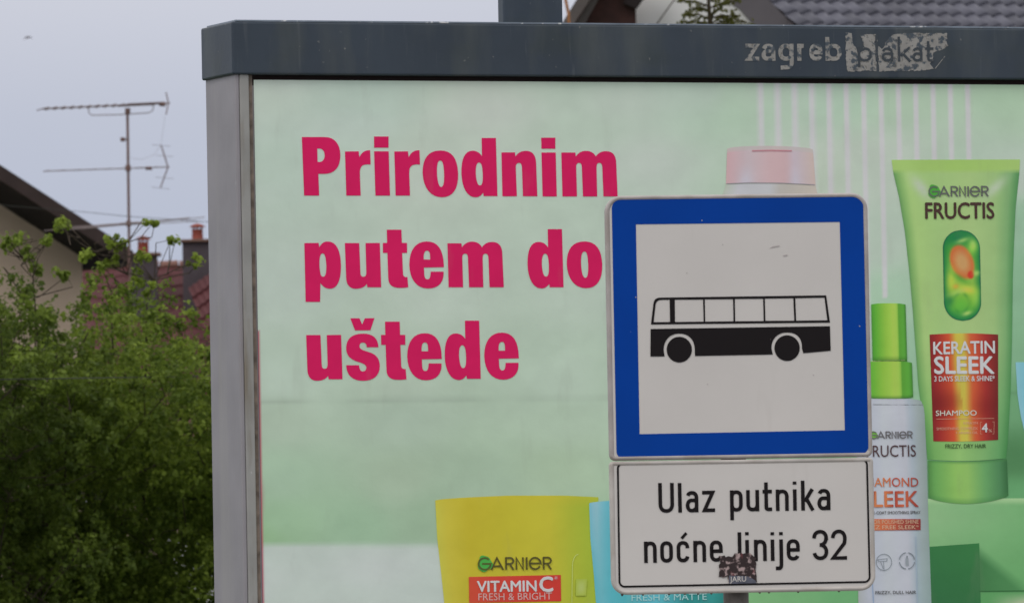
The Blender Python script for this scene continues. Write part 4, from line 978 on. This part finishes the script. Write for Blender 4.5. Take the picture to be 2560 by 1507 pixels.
bar('boom', [a4(300, 560, -.8), a4(348, 556, .8)], .014, M_ant, b3_); bar('bracket', [a4(321, 552), a4(322, 566)], .04, M_ant, b3_)
g = MB(); p = a4(307, 349); g.box((p.x-.035, -.04, p.z-.03), (p.x+.035, .04, p.z+.03)); g.box((p.x+.036, -.01, p.z-.01), (p.x+.075, .01, p.z+.01)); g.build('amplifier_box', M_ant, am, bevel=.008)
bar('cable', [a4(412, 292), a4(408, 325), a4(402, 362), a4(385, 388), a4(355, 399), a4(324, 395)], .0018, M_ant2, am)

# bird
bp = at(70, 96, 150.0); M_bird = mat('bird', C(80, 50, 50), rough=.8)
bd = empty('bird', bp); tag(bd, 'small dark bird gliding alone high in the grey sky', 'bird')
g = MB(); s = 150/FPX
g.lathe([(.0, -.05), (.012, -.035), (.018, 0), (.011, .03), (.003, .055)], (0, 0, 0), 10); g.v = [(v[2]*.6, v[1], v[0]*.9+v[2]*.25+.01) for v in g.v]; g.build('body', M_bird, bd, smooth=True)
for sx in (-1, 1):
    g = MB(); n = 6; vs = []
    for i in range(n+1):
        t = i/n; x = sx*t*10*s; z = (4.5*math.sin(t*2.0) - 8*t*t*(1.25 if sx < 0 else .85))*s + .012; cw = (1-t*.8)*.035
        vs += [(x, -cw, z+.004), (x, cw, z), (x, cw*.2, z-.012)]
    g.add(vs, [f for i in range(n) for f in ((3*i, 3*i+1, 3*i+4, 3*i+3), (3*i+1, 3*i+2, 3*i+5, 3*i+4), (3*i+2, 3*i, 3*i+3, 3*i+5))]); g.build('wing', M_bird, bd)

# ------------------------------------------------------------------ bushes
M_leaf = mat('leaf', attr=True, rough=.6, spec=.25, transl=.5)
M_bark = mat('bark', C(52, 44, 36), rough=.9, noise=(20, .7, 1.2))
def leaves_mesh(name, cen, rad, nper, size, colf, parent, seed=1):
    r = np.random.default_rng(seed); N = len(cen)
    off = r.normal(size=(N, nper, 3)); off /= np.linalg.norm(off, axis=2, keepdims=True); off *= (r.random((N, nper, 1))**.45)*rad[:, None, None]
    P = (cen[:, None] + off).reshape(-1, 3); n = len(P)
    nrm = off.reshape(-1, 3)/np.maximum(np.linalg.norm(off.reshape(-1, 3), axis=1, keepdims=True), 1e-6) + r.normal(size=(n, 3))*.7 + np.array([0, -.1, .6]); nrm /= np.linalg.norm(nrm, axis=1, keepdims=True)
    a = np.cross(nrm, r.normal(size=(n, 3))); a /= np.linalg.norm(a, axis=1, keepdims=True); b = np.cross(nrm, a)
    sz = size*(.5 + 1.0*r.random((n, 1))); w = .34
    tip = P + a*sz*.5; tail = P - a*sz*.5; l = P + b*sz*w + nrm*sz*.10; q = P - b*sz*w + nrm*sz*.10
    V = np.stack([tail, l, tip, q], 1).reshape(-1, 3); Fc = np.arange(4*n).reshape(-1, 4)
    me = bpy.data.meshes.new(name); me.vertices.add(4*n); me.vertices.foreach_set('co', V.astype(np.float32).ravel())
    me.loops.add(4*n); me.loops.foreach_set('vertex_index', Fc.ravel().astype(np.int32)); me.polygons.add(n)
    me.polygons.foreach_set('loop_start', (np.arange(n)*4).astype(np.int32)); me.update(calc_edges=True)
    cc = colf(np.repeat(np.arange(N), nper), P, r); ca = me.color_attributes.new('Col', 'FLOAT_COLOR', 'POINT')
    A = np.ones((4*n, 4), np.float32); A[:, :3] = np.repeat(cc, 4, 0); ca.data.foreach_set('color', A.ravel())
    me.materials.append(M_leaf); o = bpy.data.objects.new(name, me); col.objects.link(o); o.parent = parent; tag(o, kind='stuff'); return o
def wz(x, y, D): return at(x, y, D)
def bush(name, base_px, D, xr, top, dens, seed, label, pal, topfill, twigs, cat='bush', size=.027, depth=1.1, tufts=(), lobe=9, pw=1.3):
    r = np.random.default_rng(seed); b = at(base_px, 1400, D); root = empty(name, (b.x, b.y, -.12)); tag(root, label, cat); ro_ = np.array(root.location)
    tx = [p[0] for p in top]; ty = [p[1] for p in top]; s = D/FPX; cen = []; tones = []; ybot = 2050
    while len(cen) < dens:
        x = r.uniform(*xr); yt = np.interp(x, tx, ty); y = yt + (ybot-yt)*r.random()**pw
        # sparse at the very top
        f = min(1, (y-yt)/topfill)
        # lumps
        lump = math.sin(x*.031+seed)*math.sin(y*.027+seed*2) + .6*math.sin(x*.011-y*.017+seed)
        if r.random() > (.05 + .95*f**1.5)*(.62+.5*lump): continue
        dd = (r.random()*2-1)*depth*(.25+.75*min(1, (y-yt)/260)) ; dd += 1.1*min(1, max(0, (y-1020)/330))*.7 - .35*max(0, 1-abs(y-930)/160); p = at(x, y, D+dd); lt = r.random()**1.5; Rl = r.uniform(.10, .24)*min(1, .35+(y-yt)/300)
        for _ in range(int(lobe*(Rl/.17)**1.5)):
            v_ = r.normal(size=3) + np.array([0, -.35, .45]); v_ /= np.linalg.norm(v_)
            cen.append((p.x + v_[0]*Rl*1.15, p.y + v_[1]*Rl, p.z + v_[2]*Rl*.8)); tones.append(lt)
    nb = len(cen)
    for (x, y, rr2) in tufts:
        for _ in range(4): p = at(x + r.uniform(-15, 15)*rr2, y + r.uniform(-13, 13)*rr2, D - .25 + r.uniform(-.05, .05)); cen.append((p.x, p.y, p.z))
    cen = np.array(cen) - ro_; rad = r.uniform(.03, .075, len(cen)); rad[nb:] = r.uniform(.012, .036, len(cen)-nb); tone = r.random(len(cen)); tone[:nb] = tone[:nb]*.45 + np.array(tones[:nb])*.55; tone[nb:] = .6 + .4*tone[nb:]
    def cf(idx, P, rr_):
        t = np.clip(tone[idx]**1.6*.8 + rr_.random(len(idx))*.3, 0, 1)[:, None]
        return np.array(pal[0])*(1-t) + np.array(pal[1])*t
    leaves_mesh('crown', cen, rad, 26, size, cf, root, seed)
    # stems: trunk fanning into limbs, limbs into twigs that reach the clumps
    g = MB(); stems = []
    for i in range(7):
        x = np.interp(i/6, [0, 1], [xr[0]+40, xr[1]-40]); yt = np.interp(x, tx, ty)
        p3 = np.array(at(x, yt+60, D + r.uniform(-.4, .4))) - ro_; p0 = np.array([r.uniform(-.08, .08), r.uniform(.8, 1.1), 0]); m1 = p0*.6+p3*.4 + r.normal(size=3)*.06; m1[0] = p0[0]*.7+p3[0]*.3; m1[1] = .9; m2_ = p0*.25+p3*.75 + r.normal(size=3)*.06
        m2_[1] = .5; g.tube([p0, m1, m2_, p3], .020, 7, .003); stems.append((m1, m2_, p3))
    g.build('trunk', M_bark, root)
    nodes = [st_[a_]*(1-t) + st_[a_+1]*t for st_ in stems for a_ in (0, 1) for t in np.linspace(0, 1, 10)]
    g = MB()
    for k_ in range(twigs):
        j = r.integers(len(cen)) if k_ >= 3*len(tufts) else nb + k_; c_ = cen[j]
        best = min(((np.linalg.norm(c_-q_), q_) for q_ in nodes if q_[2] < c_[2]-.06), key=lambda t: t[0], default=None)
        if best is None or best[0] > .6: continue
        mid = (c_+best[1])/2 + r.normal(size=3)*.05; g.tube([best[1], mid, c_, c_ + (c_-mid)*.06], .0034, 5, .0012, cap=False); nodes.append(mid); nodes.append(c_)
    tag(g.build('twigs', M_bark, root), kind='stuff')
    return root
bush('bush', 330, 47.0, (150, 760), [(150, 800), (190, 735), (240, 660), (300, 675), (340, 700), (380, 690), (430, 750), (480, 790), (520, 850), (700, 850), (760, 950)], 6500, 11,
     'bright green leafy bush beside the grey billboard post, in front of the red roof', ((.07, .12, .016), (.36, .46, .07)), 330, 420, tufts=[(155, 556, 1.2), (375, 566, 1), (437, 592, 1.1), (488, 656, 1.2), (275, 604, 1.2), (300, 612, .9), (280, 646, 1.3), (250, 668, 1.4), (365, 650, 1.3), (215, 650, 1.2), (330, 690, 1.4), (368, 715, 1.3)])
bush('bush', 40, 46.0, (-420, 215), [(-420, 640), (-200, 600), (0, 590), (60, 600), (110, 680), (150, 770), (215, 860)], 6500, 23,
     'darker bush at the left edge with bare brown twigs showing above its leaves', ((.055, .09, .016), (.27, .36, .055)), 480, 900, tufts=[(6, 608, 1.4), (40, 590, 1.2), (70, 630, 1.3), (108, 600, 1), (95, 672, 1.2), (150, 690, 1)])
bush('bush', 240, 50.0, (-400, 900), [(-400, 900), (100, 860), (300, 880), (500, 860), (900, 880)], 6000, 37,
     'dense shrub mass low behind the other two bushes, leaves coloured dark as shade', ((.016, .03, .010), (.07, .10, .02)), 160, 60, lobe=5, pw=1.0)  # leaf palette darkened to paint the shade low in the bushes

# loose young sprigs seen against the sky and the gable
# ------------------------------------------------------------------ conifer top
D6 = 60.0; cb = at(1776, 68, D6); cf_ = empty('conifer', (cb.x, cb.y, -.12)); tag(cf_, 'young conifer with sparse upswept branches showing above the billboard header', 'tree')
M_bark2 = mat('dark_bark', C(44, 38, 26), rough=.9); co = Vector(cf_.location); c6 = lambda x, y, d=0: at(x, y, D6+d) - co
g = MB(); g.tube([(0, 0, 0), (0, 0, 3.0), c6(1776, 68), c6(1771, 0), c6(1768, -130)], .028, 8, .006); g.tube([c6(1776, 62), c6(1784, 30), c6(1795, -20)], .010, 6, .004); g.build('trunk', M_bark2, cf_)
br = MB(); cen = []; rc = np.random.default_rng(5)
BR = [((1776, 66), (1740, 52), (1695, 59)), ((1774, 50), (1745, 36), (1709, 38)), ((1774, 30), (1750, 18), (1724, 26)), ((1778, 60), (1810, 40), (1848, 40)), ((1780, 64), (1830, 46), (1884, 62)),
      ((1776, 40), (1800, 20), (1815, 6)), ((1773, 18), (1740, 4), (1692, 3)), ((1776, 66), (1750, 64), (1714, 72)), ((1780, 66), (1822, 60), (1848, 66)), ((1776, 20), (1810, 6), (1850, 2)),
      ((1772, 6), (1800, -10), (1840, -4)), ((1771, 0), (1750, -22), (1720, -18)), ((1776, 70), (1760, 58), (1748, 62)), ((1771, -30), (1800, -50), (1830, -40)), ((1770, -40), (1740, -60), (1722, -50)), ((1784, 45), (1806, 38), (1830, 55))]
for i, (a_, b_, c_) in enumerate(BR):
    dd = rc.uniform(-.18, .18); P0, P1, P2 = c6(*a_), c6(b_[0], b_[1], dd*.5), c6(c_[0], c_[1], dd); br.tube([P0, P1, P2], .007, 5, .0025)
    for t in np.linspace(.15, 1, 15):
        q = P0*(1-t)**2 + P1*2*t*(1-t) + P2*t*t; cen.append(q); 
        if t > .4:
            cen.append(q + Vector(rc.normal(size=3))*.022)
tag(br.build('branches', M_bark2, cf_), kind='stuff')
cen = np.array([tuple(c) for c in cen]); pal = (np.array((.07, .08, .015)), np.array((.20, .20, .04)))
leaves_mesh('crown', cen, np.full(len(cen), .013), 6, .020, lambda i, P, r: pal[0] + (pal[1]-pal[0])*r.random((len(i), 1)), cf_, 9)

# ------------------------------------------------------------------ overhead wires
M_wire = mat('wire', C(40, 40, 38), rough=.7)
def wire(pts, r, label):
    b_ = pts[0]; g = MB(); g.tube([p-b_ for p in pts], r, 6); o = g.build('overhead_wire', M_wire); o.location = b_; tag(o, label, 'wire')
wire([at(-900 + 130*i, 962 - i*2.0, 44.3 + max(0, i-8)*.8) for i in range(20)], .0028, 'thin dark wire crossing low in front of the left bushes')
wire([at(-600, 470, 118), at(-100, 505, 118), at(190, 528, 118), at(320, 541, 118), at(600, 560, 118), at(900, 575, 118)], .004, 'faint thin wire just above the wide lowest aerial')

sc.cycles.use_denoising = True
